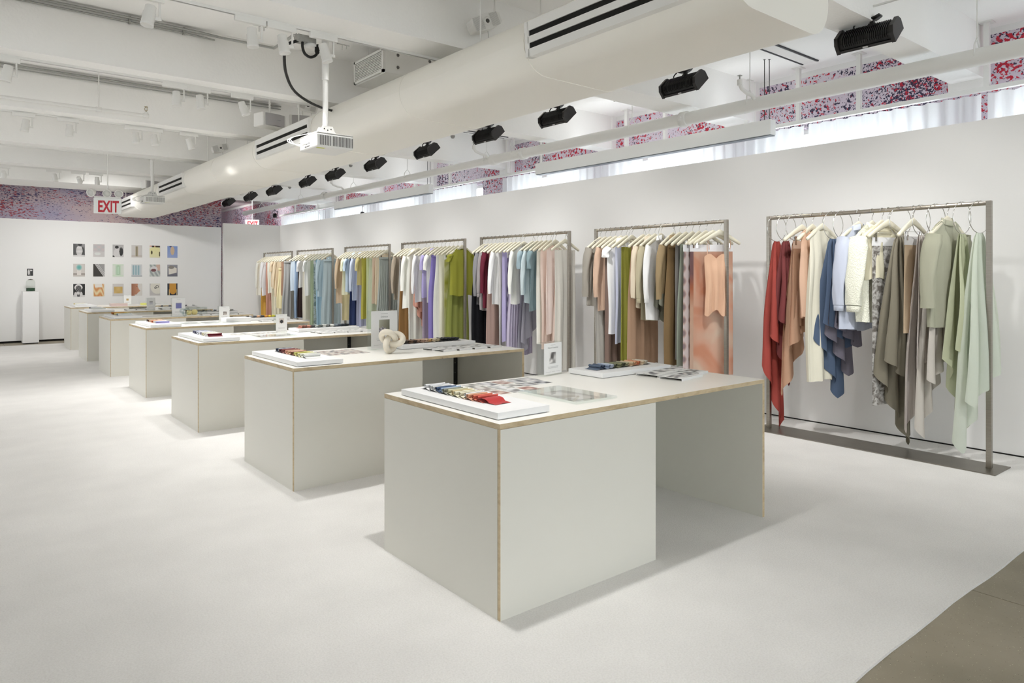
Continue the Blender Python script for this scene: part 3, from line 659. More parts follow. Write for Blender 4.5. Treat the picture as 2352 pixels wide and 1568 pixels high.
for i in range(11): MB().box((-.618, -.30, .045+.0175*i), (-.602, .32, .053+.0175*i)).obj('slat', PAINT, g)
for xx, zz in ((-.45, .21), (-.45, .08), (-.05, .22)): MB().lathe([(.001, -.345), (.016, -.345), (.018, -.34)], c=(xx, 0, zz), axis='y', n=12).obj('port_cap', M('port_grey', (110, 108, 104), .5), t)
for yy in (-.25, .25): MB().tube([(-.5, yy, .27), (-.5, yy, HC-3.70)], .006, 6).obj('hanger_rod', PAINT, t)

# ------------------------------------------------------------------ exit signs
RED = M('exit_red', (196, 42, 56), .5); SIGNW = M('sign_white', (236, 238, 236), .4)
def exit_sign(x, y, z, rz, lab, heads=True, zc=HB, w=.41, h=.265):
    t = thing('exit_sign', lab, 'exit sign', (x, y, z), rz)
    MB().box((-w/2, -.02, 0), (w/2, .02, h)).obj('sign_box', SIGNW, t, bevel=.008)
    text_mesh('EXIT', .265, RED, 'lettering', t, (.012, -.0215, .028), (math.pi/2, 0, 0), sx=.57, offset=.008)
    MB().tube([(0, 0, h), (0, 0, zc-z)], .009, 8).obj('hanger_stem', PAINT, t)
    if heads:
        MB().box((-w/2+.02, -.03, h), (w/2-.02, .03, h+.018)).obj('battery_bar', PAINT, t)
        for xx, a in ((-.225, -.45), (.0, .0), (.17, .1)):
            R = Matrix.Translation((xx, -.03, h+.08)) @ Matrix.Rotation(a, 4, 'Z') @ Matrix.Rotation(.35, 4, 'X')
            m = MB().lathe([(.001, .05), (.045, .045), (.065, .0), (.068, -.045), (.060, -.05), (.052, -.035), (.001, -.03)], axis='y', n=24); m.xform(R); q = m.obj('emergency_lamp', PAINT, t)
            m = MB().lathe([(.001, -.040), (.054, -.040), (.056, -.034)], axis='y', n=20); m.xform(R); m.obj('lens', M('lamp_glass', (205, 205, 200), .2), q)
            MB().tube([(xx, 0, h+.04), (xx*.8, 0, h+.01)], .009, 6).obj('bracket', PAINT, t)
    return t
exit_sign(2.10, 13.38, 2.595, -.32, 'white EXIT sign with red letters and three round emergency lamps on top')
exit_sign(7.47, 22.2, 3.05, -.5, 'second EXIT sign, lower half hidden by the far partition', heads=False, zc=HC, w=.42)
# ------------------------------------------------------------------ display tables
ORD = ['nearest', 'second', 'third', 'fourth', 'fifth', 'sixth', 'farthest']
TX, TL, TD, TH, TB, PT = 1.935, 2.165, 1.06, .884, 1.081, .024
TY = [2.46, 4.876, 7.30, 9.80, 12.17, 14.63, 17.10]
TXS = [1.925, 1.934, 1.93, 1.965, 1.95, 1.975, 2.01]
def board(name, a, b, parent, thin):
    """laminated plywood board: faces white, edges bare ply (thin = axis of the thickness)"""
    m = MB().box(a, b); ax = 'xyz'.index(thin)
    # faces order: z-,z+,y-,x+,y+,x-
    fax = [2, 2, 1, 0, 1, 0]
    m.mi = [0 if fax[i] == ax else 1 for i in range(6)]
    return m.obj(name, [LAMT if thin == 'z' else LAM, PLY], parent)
for k in range(7):
    t = thing('display_table', 'white plywood display table with box base and end panel, %s from the camera' % ('nearest' if k == 0 else ORD[k]), 'table', (TXS[k], TY[k], 0), 0, 'row of plywood display tables')
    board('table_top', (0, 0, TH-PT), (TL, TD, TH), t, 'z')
    z1 = TH-PT-.0015
    board('front_panel', (.0045, .0, 0), (TB, .016, z1), t, 'y')
    board('side_panel', (0, .0175, 0), (PT*.8, TD, z1), t, 'x')
    q = MB().box((-.0, 0, 0), (.0045, .016, z1)).obj('corner_edge', PLY, t)
    MB().box((.0006, .0158, 0), (.004, .0177, z1)).obj('shadow_gap', DARK, t)
    board('inner_panel', (TB-PT, .017, 0), (TB, TD-PT-.001, z1), t, 'x')
    board('end_panel', (TL-PT, .0, 0), (TL, TD, z1), t, 'x')
    board('back_panel', (PT*.8+.001, TD-PT, 0), (TL-PT-.05, TD, z1), t, 'y')
    h = MB().box((TL-PT-.05, TD-PT, 0), (TL-PT, TD-PT+.004, z1)).obj('hinge_strip', BLACK, t)
    for j in range(8): MB().lathe([(.001, -.002), (.0035, -.002), (.004, 0)], c=(TL-PT-.03, TD-PT, .06+.1*j), axis='y', n=8).obj('screw', CHROME, h)

# ------------------------------------------------------------------ things on the tables
def swatch_mesh(w, L=.085, hgt=.030, seed=0):
    r = random.Random(seed)
    # teardrop profile in YZ extruded along X with a slightly uneven edge
    pr = [(.045, .0015), (.020, .0035), (.0, .010), (-.012, hgt*.85), (-.006, hgt), (.004, hgt*.93), (.008, hgt*.7), (.002, hgt*.4), (-.012, .010), (-L*.45, .004), (-L*.62, .0012)]
    n = 6; v = []
    for i in range(n+1):
        x = w*(i/n-.5); s = 1+r.uniform(-.05, .05)
        for (y, z) in pr: v.append((x, y*s, z*s))
    m = len(pr); f = [(i*m+j, i*m+j+1, (i+1)*m+j+1, (i+1)*m+j) for i in range(n) for j in range(m-1)]
    return v, f
def cloth_mat(rgb, extra=''):
    nm = 'fabric_%02x%02x%02x%s' % (*rgb, extra)
    return M(nm, rgb, .85, sheen=.2, bump=.15, bscale=220, spec=.2)
CN = []   # colour namer for swatches
def cname(c):
    r, g, b = c; mx, mn = max(c), min(c); l = (mx+mn)/2
    dark = 'dark ' if l < 85 else 'pale ' if l > 185 else ''
    if mx-mn < 16: return 'black' if l < 45 else 'charcoal' if l < 90 else 'grey' if l < 165 else 'light grey' if l < 205 else 'white'
    if mx-mn < 34 and l > 195: return 'cream' if r > b else 'icy white'
    h = (math.degrees(math.atan2(math.sqrt(3)*(g-b), 2*r-g-b))) % 360
    for a, nme in ((14, 'red'), (34, 'terracotta'), (46, 'tan'), (58, 'yellow'), (75, 'yellow'), (160, 'green'), (200, 'teal'), (255, 'blue'), (300, 'purple'), (340, 'pink'), (361, 'red')):
        if h < a: return dark+nme
    return 'grey'
def swatch_row(k, x, y0, y1, cols, w, where, z=TH+.035, axis='y'):
    n = len(cols); used = {}
    names = [cname(c) for c in cols]
    for i, c in enumerate(cols):
        v, f = swatch_mesh(w, seed=i+k*31)
        t_ = i/(n-1)
        if axis == 'y': loc = (x+.006*math.sin(i*2.1), y0+(y1-y0)*t_, z); rz = random.uniform(-.06, .06)
        else: loc = (y0+(y1-y0)*t_, x+.006*math.sin(i*2.1), z); rz = math.pi/2+random.uniform(-.08, .08)
        o = MB().add(v, f, True).obj('fabric_swatch', cloth_mat(c), loc=loc, rot=(0, 0, rz))
        nb = names[i-1] if i else None
        lab = '%s fabric swatch %s, %s row, %s table' % (names[i], 'behind the %s one' % nb if nb else 'at the start', where, ORD[k])
        used[lab] = used.get(lab, 0)+1
        if used[lab] > 1: lab = '%s fabric swatch, %s from the %s end, %s row, %s table' % (names[i], ['first','second','third','fourth','fifth','sixth','seventh','eighth'][min(7, n-1-i if i > n/2 else i)], (('near' if i > n/2 else 'far') if axis == 'y' else ('right' if i > n/2 else 'left')), where, ORD[k])
        tag(o, lab, 'fabric swatch', 'fabric swatches in the %s row of the %s table' % (where, ORD[k]))
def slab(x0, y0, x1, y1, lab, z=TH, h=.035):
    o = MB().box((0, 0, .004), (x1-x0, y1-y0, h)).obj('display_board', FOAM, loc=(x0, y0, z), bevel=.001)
    MB().box((.008, .008, 0), (x1-x0-.008, y1-y0-.008, .004)).obj('shadow_line', M('grey_shadow_strip', (150, 150, 152), .7), o)  # grey inset strip drawing the shadow line under the board
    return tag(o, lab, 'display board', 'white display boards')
def noise_fn(seed, base, dark, amp=1.):
    r = np.random.default_rng(seed); a = r.uniform(0, 6.28, 8); fx = r.uniform(2, 9, 8); fy = r.uniform(2, 9, 8)
    def fn(u, v):
        s = sum(math.sin(fx[i]*u+fy[i]*v*(1 if i % 2 else -1)+a[i]+1.2*math.sin(4*v+a[(i+3) % 8])) for i in range(8))/8
        t = .85*max(0, min(1, .42+s*1.2*amp)); return tuple(base[q]*(1-t)+dark[q]*t for q in range(3))
    return fn
def flat_photo(x, y, w, h, fn, lab, cat='photograph', grp=None, z=TH, rz=0., name='photograph', nx=12, ny=14):
    o = print_sheet(name, w, h, fn, nx, ny, thick=.0015, loc=(x, y-h, z+.0002))
    o.rotation_euler = (math.radians(-90), 0, rz)   # lies flat, picture side up
    return tag(o, lab, cat, grp)
# a flat sheet's printed side is -Y locally; rotating -90 about X turns it upwards
def sign(k, x, y, w, h, rz, title, fn, ph, lab, knot=False):
    t = thing('sign_holder', lab, 'sign', (x, y, TH), rz, None)
    d = .055 if k < 2 else .045
    MB().box((-w/2, 0, 0), (w/2, d, h)).obj('acrylic_block', GLASSM, t)
    MB().box((-w/2+.003, -.0025, .012), (w/2-.003, -.0008, h-.004)).obj('paper_insert', PAPER, t)
    pw, phh = w*ph[0], h*ph[1]
    print_sheet('printed_picture', pw, phh, fn, 16, 20, .0006, t, (ph[3]*w, -.0026, h*ph[2]))
    if title: text_mesh(title, h*.062, INK, 'lettering', t, (0, -.0028, h*.82), (math.pi/2, 0, 0), depth=.0001)
    m = MB()
    m.box((-w*.13, -.0032, h*.915), (w*.13, -.0025, h*.922))
    for zz, ww in ((.27, .60), (.245, .52), (.225, .56)): m.box((-w*ww/2, -.0030, h*zz), (w*ww/2, -.0025, h*(zz+.006)))
    for a, b in ((-.40, -.12), (-.06, .12), (.18, .40)): m.box((w*a, -.0030, h*.115), (w*b, -.0025, h*.120))
    m.obj('small_print', M('light_ink', (160, 160, 160), .7), t)
    return t
def rock(u, v):
    if v > .32+.12*math.sin(u*5)+.05*math.sin(u*23): g = 150-50*u+20*v; return (g, g-2, g-18)
    s = 150+60*math.sin(u*19+v*12)*math.sin(v*15+3); return (s, s-4, s+2)
BW = lambda s: noise_fn(s, (225, 222, 220), (60, 58, 58), 1.3)
# nearest table
slab(1.968, 2.53, 2.288, 3.405, 'white board at the near left corner of the nearest table, under the red swatches')
c0 = [(226, 226, 226), (206, 208, 210), (214, 214, 212), (70, 88, 116), (160, 180, 206), (150, 152, 140), (200, 198, 170), (206, 190, 148), (224, 220, 196), (216, 210, 188), (226, 226, 224), (216, 168, 138), (214, 120, 96), (202, 96, 84), (176, 44, 44)]
swatch_row(0, 2.12, 3.30, 2.82, c0[:14], .125, 'left')
m = MB(); v = []; n = 10
for i in range(n+1):
    u = i/n; y = .05-.15*u; z = .002+.026*max(0, math.sin(math.pi*(.1+u*.95)))**2*(1-u)**.5*(u < .62)+.001
    for j in range(5): v.append((-.055+.11*j/4, y, z+.0015*math.sin(j*2+i)))
f = [(i*5+j, i*5+j+1, i*5+5+j+1, i*5+5+j) for i in range(n) for j in range(4)]
tag(m.add(v, f, True).obj('fabric_swatch', cloth_mat((176, 44, 44)), loc=(2.12, 2.79, TH+.035), rot=(0, 0, .1)), 'bright red fabric swatch, unrolled at the near end of the nearest table', 'fabric swatch', 'fabric swatches in the left row of the nearest table')
PG = 'grid of printed photographs on the %s table'
tones = [((215, 212, 208), (96, 96, 88)), ((226, 224, 224), (90, 90, 96)), ((220, 205, 198), (110, 70, 60)), ((228, 228, 228), (60, 60, 66)), ((215, 212, 212), (70, 72, 78)),
         ((210, 205, 200), (110, 96, 88)), ((226, 226, 226), (140, 140, 140)), ((230, 228, 224), (100, 98, 96)), ((222, 222, 222), (96, 96, 98)), ((205, 205, 208), (44, 44, 50)),
         ((214, 190, 178), (80, 40, 34)), ((220, 220, 220), (110, 108, 106)), ((206, 180, 170), (120, 70, 60))]
pos = [(2.47+.108*i, 3.415, 0) for i in range(5)]+[(2.45+.108*i, 3.275, 1) for i in range(5)]+[(2.44+.115*i, 3.135, 2) for i in range(3)]
for i, (x, y, r_) in enumerate(pos):
    a, b = tones[i]
    flat_photo(x, y+.06, .098, .125, noise_fn(i+5, a, b, 1.4), ['%s photograph in the %s row of the photo grid on the nearest table' % (['first', 'second', 'third', 'fourth', 'fifth'][i % 5], ['back', 'middle', 'front'][r_])][0], grp=PG % 'nearest', nx=16, ny=18)
t = thing('picture_frame', 'clear acrylic frame with a faded picture lying on the nearest table', 'picture frame', (2.675, 2.815, TH), 0)
MB().box((-.155, -.235, .002), (.155, .235, .014)).obj('acrylic_sheet', GLASSM, t, bevel=.001)
def faded(u, v):
    g = 215-38*max(0, math.sin(u*7+v*2)); g2 = 40*(u > .35)*(v < .75)*max(0, math.sin(v*9+u*4)); return (g-g2*.8, g-4-g2*.9, g-8-g2)
print_sheet('printed_picture', .20, .30, faded, 24, 30, .001, t, (.01, -.16, .0005), (math.radians(-90), 0, 0)).location = (.01, .15, .0012)
t.children[-1].rotation_euler = (math.radians(-90), 0, math.pi)
sign(0, 3.15, 3.45, .198, .222, .18, 'Natural Connection', BW(3), (.36, .34, .36, -.02), 'clear block sign headed Natural Connection with a grey patterned picture on the nearest table')
slab(3.295, 3.13, 3.99, 3.45, 'white board at the back of the nearest table under folded blue, green and orange swatches')
c1 = [(86, 100, 120), (70, 84, 108), (150, 164, 186), (196, 202, 214), (110, 112, 88), (130, 130, 96), (80, 82, 62), (176, 172, 138), (214, 190, 158), (226, 180, 140), (206, 132, 96), (220, 206, 180), (214, 208, 196)]
swatch_row(0, 3.30, 3.40, 3.87, c1, .11, 'back', axis='x')
CARDM = PAPER
def card_tray(x, y, w, d, h, rz, fn, lab, grp):
    t = thing('sample_card', lab, 'sample card', (x, y, TH), rz, grp)
    m = MB().box((-w/2, -d/2, h-.002), (w/2, d/2, h)).box((-w/2, -d/2, 0), (w/2, -d/2+.002, h-.002)).box((-w/2, d/2-.002, 0), (w/2, d/2, h-.002)).box((w/2-.002, -d/2+.002, 0), (w/2, d/2-.002, h-.002))
    m.obj('folded_card', CARDM, t)
    p = print_sheet('printed_strip', w*.8, d*.52, fn, 14, 10, .0006, t); p.rotation_euler = (math.radians(-90), 0, 0); p.location = (0, -d*.26, h+.0001)
    return t
g = 'folded sample cards on the %s table'
cards = [(3.66, 2.98), (3.80, 2.83), (3.68, 3.06)]
cps = [(3.67, 2.95), (3.79, 3.03), (3.91, 3.10), (3.70, 2.76), (3.82, 2.83), (3.95, 2.90), (4.02, 3.0)]
cps = [(3.655, 3.02), (3.80, 3.06), (3.945, 3.11), (3.66, 2.83), (3.81, 2.86), (3.97, 2.93)]
wn = ['back left', 'back middle', 'back right', 'front left', 'front middle', 'front right']
for i, (x, y) in enumerate(cps):
    card_tray(x, y, .135, .165, .016, .12+random.uniform(-.05, .05), noise_fn(60+i, (220, 218, 214), (50, 50, 56), 1.5), '%s one of the folded white sample cards on the nearest table' % wn[i], g % 'nearest')

# second table
Y = TY[1]
slab(1.985, Y+.055, 2.345, Y+1.03, 'white board on the left of the second table under burgundy to white swatches')
c2 = [(60, 66, 84), (190, 200, 206), (88, 40, 48), (150, 96, 92), (104, 60, 52), (206, 156, 136), (214, 186, 156), (222, 176, 160), (120, 84, 60), (224, 220, 150), (166, 162, 50), (222, 220, 176), (226, 226, 214), (214, 216, 206), (228, 228, 224)]
swatch_row(1, 2.19, Y+.86, Y+.26, c2, .13, 'left')
for r_ in range(3):
    for i in range(5):
        j = r_*5+i
        flat_photo(2.47+.085*i, Y+.90-.13*r_+.055, .078, .115, noise_fn(80+j, (206, 196, 188), (110, 92, 88) if j % 2 else (80, 80, 84), 1.3), '%s photograph in the %s row of the photo grid on the second table' % (['first', 'second', 'third', 'fourth', 'fifth'][i], ['back', 'middle', 'front'][r_]), grp=PG % 'second')
sign(1, 3.085, Y+.77, .285, .352, .10, 'Embrace', rock, (.40, .345, .42, 0), 'tall block sign headed Embrace with a rock picture behind the knot on the second table')
# knot sculpture: a thick closed tube knotted on itself
kp = []
for i in range(120):
    a = 2*math.pi*i/120
    x = math.sin(a)+2*math.sin(2*a); y = math.cos(a)-2*math.cos(2*a); z = -math.sin(3*a)
    kp.append((x*.0325, z*.034, y*.030+.085))
kp.append(kp[0])
kn = MB().tube(kp, .026, 18, cap=False)
kn.xform(Matrix.Rotation(.25, 4, 'Y')); zmin = min(p[2] for p in kn.v); kn.v = [(p[0], p[1], p[2]-zmin) for p in kn.v]
tag(kn.obj('knot_sculpture', M('plaster', (226, 218, 202), .7, bump=.2, bscale=40, var=.1, vscale=20), loc=(2.94, Y+.42, TH), rot=(0, 0, -.35)), 'cream plaster knot sculpture in front of the Embrace sign', 'sculpture')
slab(3.19, Y+.62, 4.0, Y+.94, 'white board at the back of the second table under brown and black swatches')
c3 = [(90, 82, 66), (70, 60, 46), (120, 92, 70), (60, 40, 30), (168, 138, 116), (190, 160, 140), (216, 190, 168), (206, 176, 120), (222, 212, 190), (206, 196, 170), (26, 26, 28), (20, 20, 24), (28, 28, 34), (18, 18, 20), (24, 24, 30)]
swatch_row(1, Y+.80, 3.28, 3.88, c3, .12, 'back', axis='x')
k = 0
for r_, yy in ((0, .46), (1, .30)):
    for i in range(4):
        card_tray(3.42+.17*i+.02*r_, Y+yy, .15, .13, .014, .12+random.uniform(-.05, .05), noise_fn(160+k, (226, 224, 220), (60, 60, 62), 1.4), '%s card of the %s row of folded sample cards on the second table' % (['first', 'second', 'third', 'fourth'][i], ['back', 'front'][r_]), g % 'second'); k += 1

# third table
Y = TY[2]
slab(1.99, Y+.05, 2.35, Y+1.03, 'white board on the left of the third table under pale swatches and a burgundy one')
c4 = [(120, 120, 140), (190, 194, 206), (90, 92, 110), (206, 208, 214), (150, 156, 176), (226, 226, 228), (150, 150, 160), (224, 220, 206), (214, 208, 180), (224, 220, 212), (196, 190, 170), (228, 226, 220), (104, 22, 36)]
swatch_row(2, 2.17, Y+.86, Y+.30, c4, .14, 'left')
for r_ in range(2):
    for i in range(6):
        flat_photo(2.46+.10*i, Y+.88-.14*r_+.055, .09, .12, noise_fn(200+r_*6+i, (216, 214, 212), (110, 108, 106), 1.2), '%s photograph in the %s row of the photo grid on the third table' % (['first', 'second', 'third', 'fourth', 'fifth', 'sixth'][i], ['back', 'front'][r_]), grp=PG % 'third')
sign(2, 3.04, Y+.73, .148, .222, .15, None, lambda u, v: (50, 48, 50) if (u-.5)**2+(v-.35)**2 < .12 else (206, 196, 190), (.42, .26, .50, 0), 'narrow block sign with a small dark picture on the third table')
t = thing('picture_frame', 'clear acrylic frame with a faint dark picture lying on the third table', 'picture frame', (2.80, Y+.33, TH), 0)
MB().box((-.21, -.15, .002), (.21, .15, .012)).obj('acrylic_sheet', GLASSM, t)
p = print_sheet('printed_picture', .34, .2, noise_fn(77, (220, 216, 212), (96, 84, 80), 1.2), 20, 12, .001, t); p.rotation_euler = (math.radians(-90), 0, 0); p.location = (0, -.1, .0012)
slab(3.22, Y+.66, 4.0, Y+.98, 'white board at the back of the third table under pink to dark swatches')
c5 = [(176, 116, 98), (150, 96, 80), (196, 140, 120), (60, 66, 70), (190, 196, 190), (90, 100, 96), (206, 206, 200), (110, 116, 116), (216, 216, 210), (120, 130, 140), (80, 90, 104), (40, 44, 54), (26, 28, 34)]
swatch_row(2, Y+.84, 3.32, 3.92, c5, .11, 'back', axis='x')
k = 0
for r_, yy in ((0, .50), (1, .32)):
    for i in range(4):
        card_tray(3.40+.17*i, Y+yy, .15, .13, .013, random.uniform(-.05, .1), noise_fn(260+k, (226, 224, 220), (90, 90, 92), 1.3), '%s card of the %s row of folded sample cards on the third table' % (['first', 'second', 'third', 'fourth'][i], ['back', 'front'][r_]), g % 'third'); k += 1

# fourth table
Y = TY[3]
slab(2.03, Y+.06, 2.40, Y+1.0, 'white board on the left of the fourth table under rusty and lavender swatches')
c6 = [(90, 84, 84), (214, 190, 160), (110, 70, 50), (222, 206, 180), (130, 70, 50), (206, 150, 120), (176, 96, 60), (224, 206, 196), (226, 222, 214), (196, 196, 206), (176, 170, 214)]
swatch_row(3, 2.22, Y+.84, Y+.30, c6, .16, 'left')
for i in range(3):
    tt = thing('picture_frame', 'thin clear acrylic frame, %s of three lying in a row on the fourth table' % ['left', 'middle', 'right'][i], 'picture frame', (2.62+.26*i, Y+.52, TH), 0, 'acrylic frames on the fourth table')
    MB().box((-.11, -.14, .002), (.11, .14, .012)).obj('acrylic_sheet', GLASSM, tt)
    p = print_sheet('printed_picture', .17, .22, noise_fn(300+i, (216, 215, 213), (150, 150, 150), 1.2), 12, 14, .001, tt); p.rotation_euler = (math.radians(-90), 0, 0); p.location = (0, -.11, .0012)
sign(3, 3.21, Y+.96, .165, .215, .15, None, noise_fn(33, (214, 206, 200), (90, 80, 76), 1.2), (.34, .24, .38, .05), 'block sign with a small brown picture behind the white box on the fourth table')
tag(MB().box((-.17, -.13, 0), (.17, .13, .06)).obj('white_box', FOAM, loc=(3.27, Y+.62, TH), bevel=.002), 'low white box in front of the sign on the fourth table', 'box')
c7 = [(60, 60, 60), (206, 206, 206), (80, 84, 88), (214, 170, 130), (40, 44, 50), (224, 160, 60), (226, 200, 40), (196, 196, 60), (150, 160, 60), (226, 226, 220)]
slab(3.42, Y+.68, 4.1, Y+.98, 'white board at the back of the fourth table under black to lime swatches')
swatch_row(3, Y+.83, 3.50, 4.02, c7, .11, 'back', axis='x')
for i in range(3): card_tray(3.62+.17*i, Y+.40, .15, .13, .013, .1, noise_fn(400+i, (226, 224, 220), (120, 120, 120), 1.2), '%s folded sample card on the fourth table' % ['left', 'middle', 'right'][i], g % 'fourth')

# fifth table
Y = TY[4]
slab(2.01, Y+.06, 2.40, Y+1.0, 'white board on the left of the fifth table under orange and white swatches')
swatch_row(4, 2.20, Y+.88, Y+.34, [(200, 120, 50), (220, 160, 60), (150, 90, 40), (226, 214, 140), (224, 200, 110), (226, 222, 196), (120, 140, 160), (226, 228, 228)], .2, 'left')
flat_photo(2.62, Y+.6, .3, .22, noise_fn(41, (220, 220, 220), (170, 170, 172), 1.), 'pale printed sheet beside the left board on the fifth table', 'print')
sign(4, 2.94, Y+.10, .215, .305, .12, 'Harmony' if False else None, lambda u, v: (120, 122, 176) if v < .85 else (140, 140, 170), (.42, .30, .44, 0), 'large block sign with a violet picture on the fifth table')
gm = glass('blown_glass', (240, 244, 244), .05)
t = thing('glass_knot', 'clear glass knot in front of the large sign on the fifth table', 'sculpture', (3.02, Y+.04, TH))
kn2 = MB().tube([(p[0]*.72, p[1]*.72, p[2]*.72) for p in kp], .014, 12, cap=False); zm = min(p[2] for p in kn2.v); kn2.v = [(a, b, c-zm) for a, b, c in kn2.v]; kn2.obj('glass_loop', gm, t)
for i, (x, r_) in enumerate(((3.20, .045), (3.30, .052))):
    m = MB().lathe([(.001, 0), (r_*.7, .004), (r_, r_*.7), (r_*.92, r_*1.25), (r_*.5, r_*1.7), (.001, r_*1.75)], n=20)
    tag(m.obj('yellow_vessel', M('pale_yellow_wax', (226, 214, 150), .4), loc=(x, Y+.50+.05*i, TH)), '%s pale yellow rounded vessel beside the large sign on the fifth table' % ['left', 'right'][i], 'vessel', 'yellow vessels on the fifth table')
t = thing('acrylic_case', 'clear acrylic case behind the yellow vessels on the fifth table', 'display case', (3.32, Y+.75, TH))
MB().box((-.22, -.09, 0), (.22, .09, .005)).box((-.22, -.09, .005), (-.216, .09, .12)).box((.216, -.09, .005), (.22, .09, .12)).box((-.216, -.09, .005), (.216, -.086, .12)).box((-.216, .086, .005), (.216, .09, .12)).obj('case', GLASSM, t)
for i in range(5): card_tray(3.40+.15*i, Y+.30, .13, .15, .014, .1, noise_fn(500+i, (224, 222, 220), (80, 80, 84), 1.3), '%s folded sample card in the row on the fifth table' % ['first', 'second', 'third', 'fourth', 'fifth'][i], g % 'fifth')
slab(3.45, Y+.68, 4.08, Y+.96, 'white board at the back of the fifth table under grey swatches')
swatch_row(4, Y+.82, 3.52, 4.0, [(80, 84, 88), (210, 210, 208), (110, 114, 120), (226, 226, 224), (50, 52, 56), (190, 190, 186)], .11, 'back', axis='x')

# sixth table
Y = TY[5]
slab(2.05, Y+.08, 2.42, Y+.98, 'white board on the left of the sixth table')
swatch_row(5, 2.22, Y+.84, Y+.4, [(80, 84, 90), (226, 226, 224), (214, 216, 214), (228, 228, 226), (222, 224, 220)], .2, 'left')
for i in range(3): card_tray(2.75+.17*i, Y+.5, .15, .2, .02, .1, noise_fn(600+i, (224, 222, 220), (150, 148, 146), 1.), '%s of three white sample cards on the sixth table' % ['left', 'middle', 'right'][i], g % 'sixth')
sign(5, 3.08, Y+.30, .165, .24, .14, None, lambda u, v: (150, 150, 150) if v > .7 else (206, 206, 212), (.36, .26, .45, 0), 'block sign with a small grey picture on the sixth table')
for i in range(4): card_tray(3.35+.17*i, Y+.45+.03*i, .15, .2, .03, .15, noise_fn(620+i, (226, 226, 224), (190, 188, 186), 1.), '%s raised white sample card right of the sign on the sixth table' % ['first', 'second', 'third', 'fourth'][i], g % 'sixth')
slab(3.3, Y+.74, 4.1, Y+1.0, 'white board at the back of the sixth table')
swatch_row(5, Y+.87, 3.4, 4.0, [(60, 62, 70), (110, 116, 130), (220, 220, 220), (80, 84, 96), (206, 206, 206)], .11, 'back', axis='x')
# seventh table
Y = TY[6]
slab(2.10, Y+.10, 2.5, Y+.98, 'white board on the left of the farthest table')
swatch_row(6, 2.27, Y+.84, Y+.4, [(196, 180, 120), (226, 226, 222), (220, 222, 214), (228, 228, 226)], .22, 'left')
tag(MB().box((-.16, -.12, 0), (.16, .12, .055)).obj('pink_case', M('dusty_pink_acrylic', (206, 184, 178), .3), loc=(2.96, Y+.42, TH), bevel=.003), 'dusty pink flat case left of the sign on the farthest table', 'case')
sign(6, 3.21, Y+.83, .165, .225, .14, None, lambda u, v: (190, 160, 104), (.30, .20, .45, 0), 'block sign with a small ochre picture on the farthest table')
tag(MB().box((-.09, -.06, 0), (.09, .06, .05)).obj('yellow_box', M('pale_lime_box', (226, 226, 130), .5), loc=(3.50, Y+.46, TH), bevel=.003), 'small lime yellow box right of the sign on the farthest table', 'box')
for i in range(5): card_tray(3.58+.10*i, Y+.62+.02*i, .09, .16, .04, .15, noise_fn(720+i, (228, 226, 222), (206, 196, 180), 1.), '%s white sample card in the row right of the lime box' % ['first', 'second', 'third', 'fourth', 'fifth'][i], g % 'farthest')

# ------------------------------------------------------------------ pictures on the back wall
def gs(a): return (a, a*.985, a*.98)
def ell(u, v, cx, cy, rx, ry): return ((u-cx)/rx)**2+((v-cy)/ry)**2 < 1
def p_back1(u, v):
    if ell(u, v, .58, .95, .17, .15): return gs(40)
    if ell(u, v, .52, .45, .28, .40) or (v < .12): return gs(205-40*abs(u-.5)+10*math.sin(20*v))
    if ell(u, v, .82, .45, .10, .3): return gs(50)
    return gs(70+90*u*v)
def p_dish(u, v):
    if ell(u, v, .38, .24, .27, .11): return (212, 214, 210)
    return (198, 194, 192) if v < .42 else (186+8*math.sin(9*u)*math.sin(14*v), 180, 180)
def p_hunch(u, v):
    if ell(u, v, .38, .80, .17, .12): return gs(35)
    if ell(u, v, .78, .45, .17, .36) and u > .55: return gs(45+60*(v > .7))
    if ell(u, v, .42, .30, .32, .42): return gs(208)
    return gs(36) if v < .12 and u < .2 else gs(198-20*v)
def p_column(u, v):
    if abs(u-.5) < .13 and .08 < v < .9: return (190-110*(.13-abs(u-.5))/.13*.6, 176-100*(.13-abs(u-.5))/.13*.6, 150-90*(.13-abs(u-.5))/.13*.6)
    return (206, 202, 198) if v > .2 else (196, 188, 182)
def p_torso(u, v):
    if v > .86 and (u > .55 or .2 < u < .45): return (60, 44, 34)
    if ell(u, v, .2, .42, .07, .16) or ell(u, v, .95, .3, .06, .2): return (70, 60, 36)
    if v > .9: return (224, 170, 140)
    if v > .80 and (u < .22 or u > .9): return (225, 224, 220)
    return (226, 220, 178-20*v)
def p_blue(u, v):
    if ell(u, v, .5, .6, .2, .36): return (206, 180, 150)
    if ell(u, v, .32, .95, .12, .06): return (60, 70, 110)
    return (150-20*v, 164-10*v, 206)
def p_aqua(u, v):
    d = math.hypot(u-.5, (v-.72)*1.1)
    if d < .27: t = d/.27; return (90+110*t**2, 166+34*t**2, 160+36*t**2)
    if abs(u-.5) < .17 and .1 < v < .5: return (218, 212, 206)
    return (130, 122, 114) if .15 < v < .25 else (202, 196, 190) if v > .25 else (192, 184, 178)
def p_drape(u, v):
    s = u - (1-v)*.78
    if s < .12: return (52, 46, 42)
    return gs(120+90*(.5+.5*math.sin(s*48))) if s < .5 else gs(150)
def p_green(u, v):
    d = abs(u-.5)
    if d < .02 and .18 < v < .82: return (226, 240, 226)
    return (150+65*min(1, d/.3), 190+30*min(1, d/.3), 150+60*min(1, d/.3)) if .12 < v < .9 else (206, 220, 200)
def p_teal(u, v):
    if .1 < u < .85 and .12 < v < .92: s = .5+.5*math.sin(u*26); return (136+60*s, 170+34*s, 178+30*s)
    return (150, 158, 166) if v < .08 else (210, 210, 210)
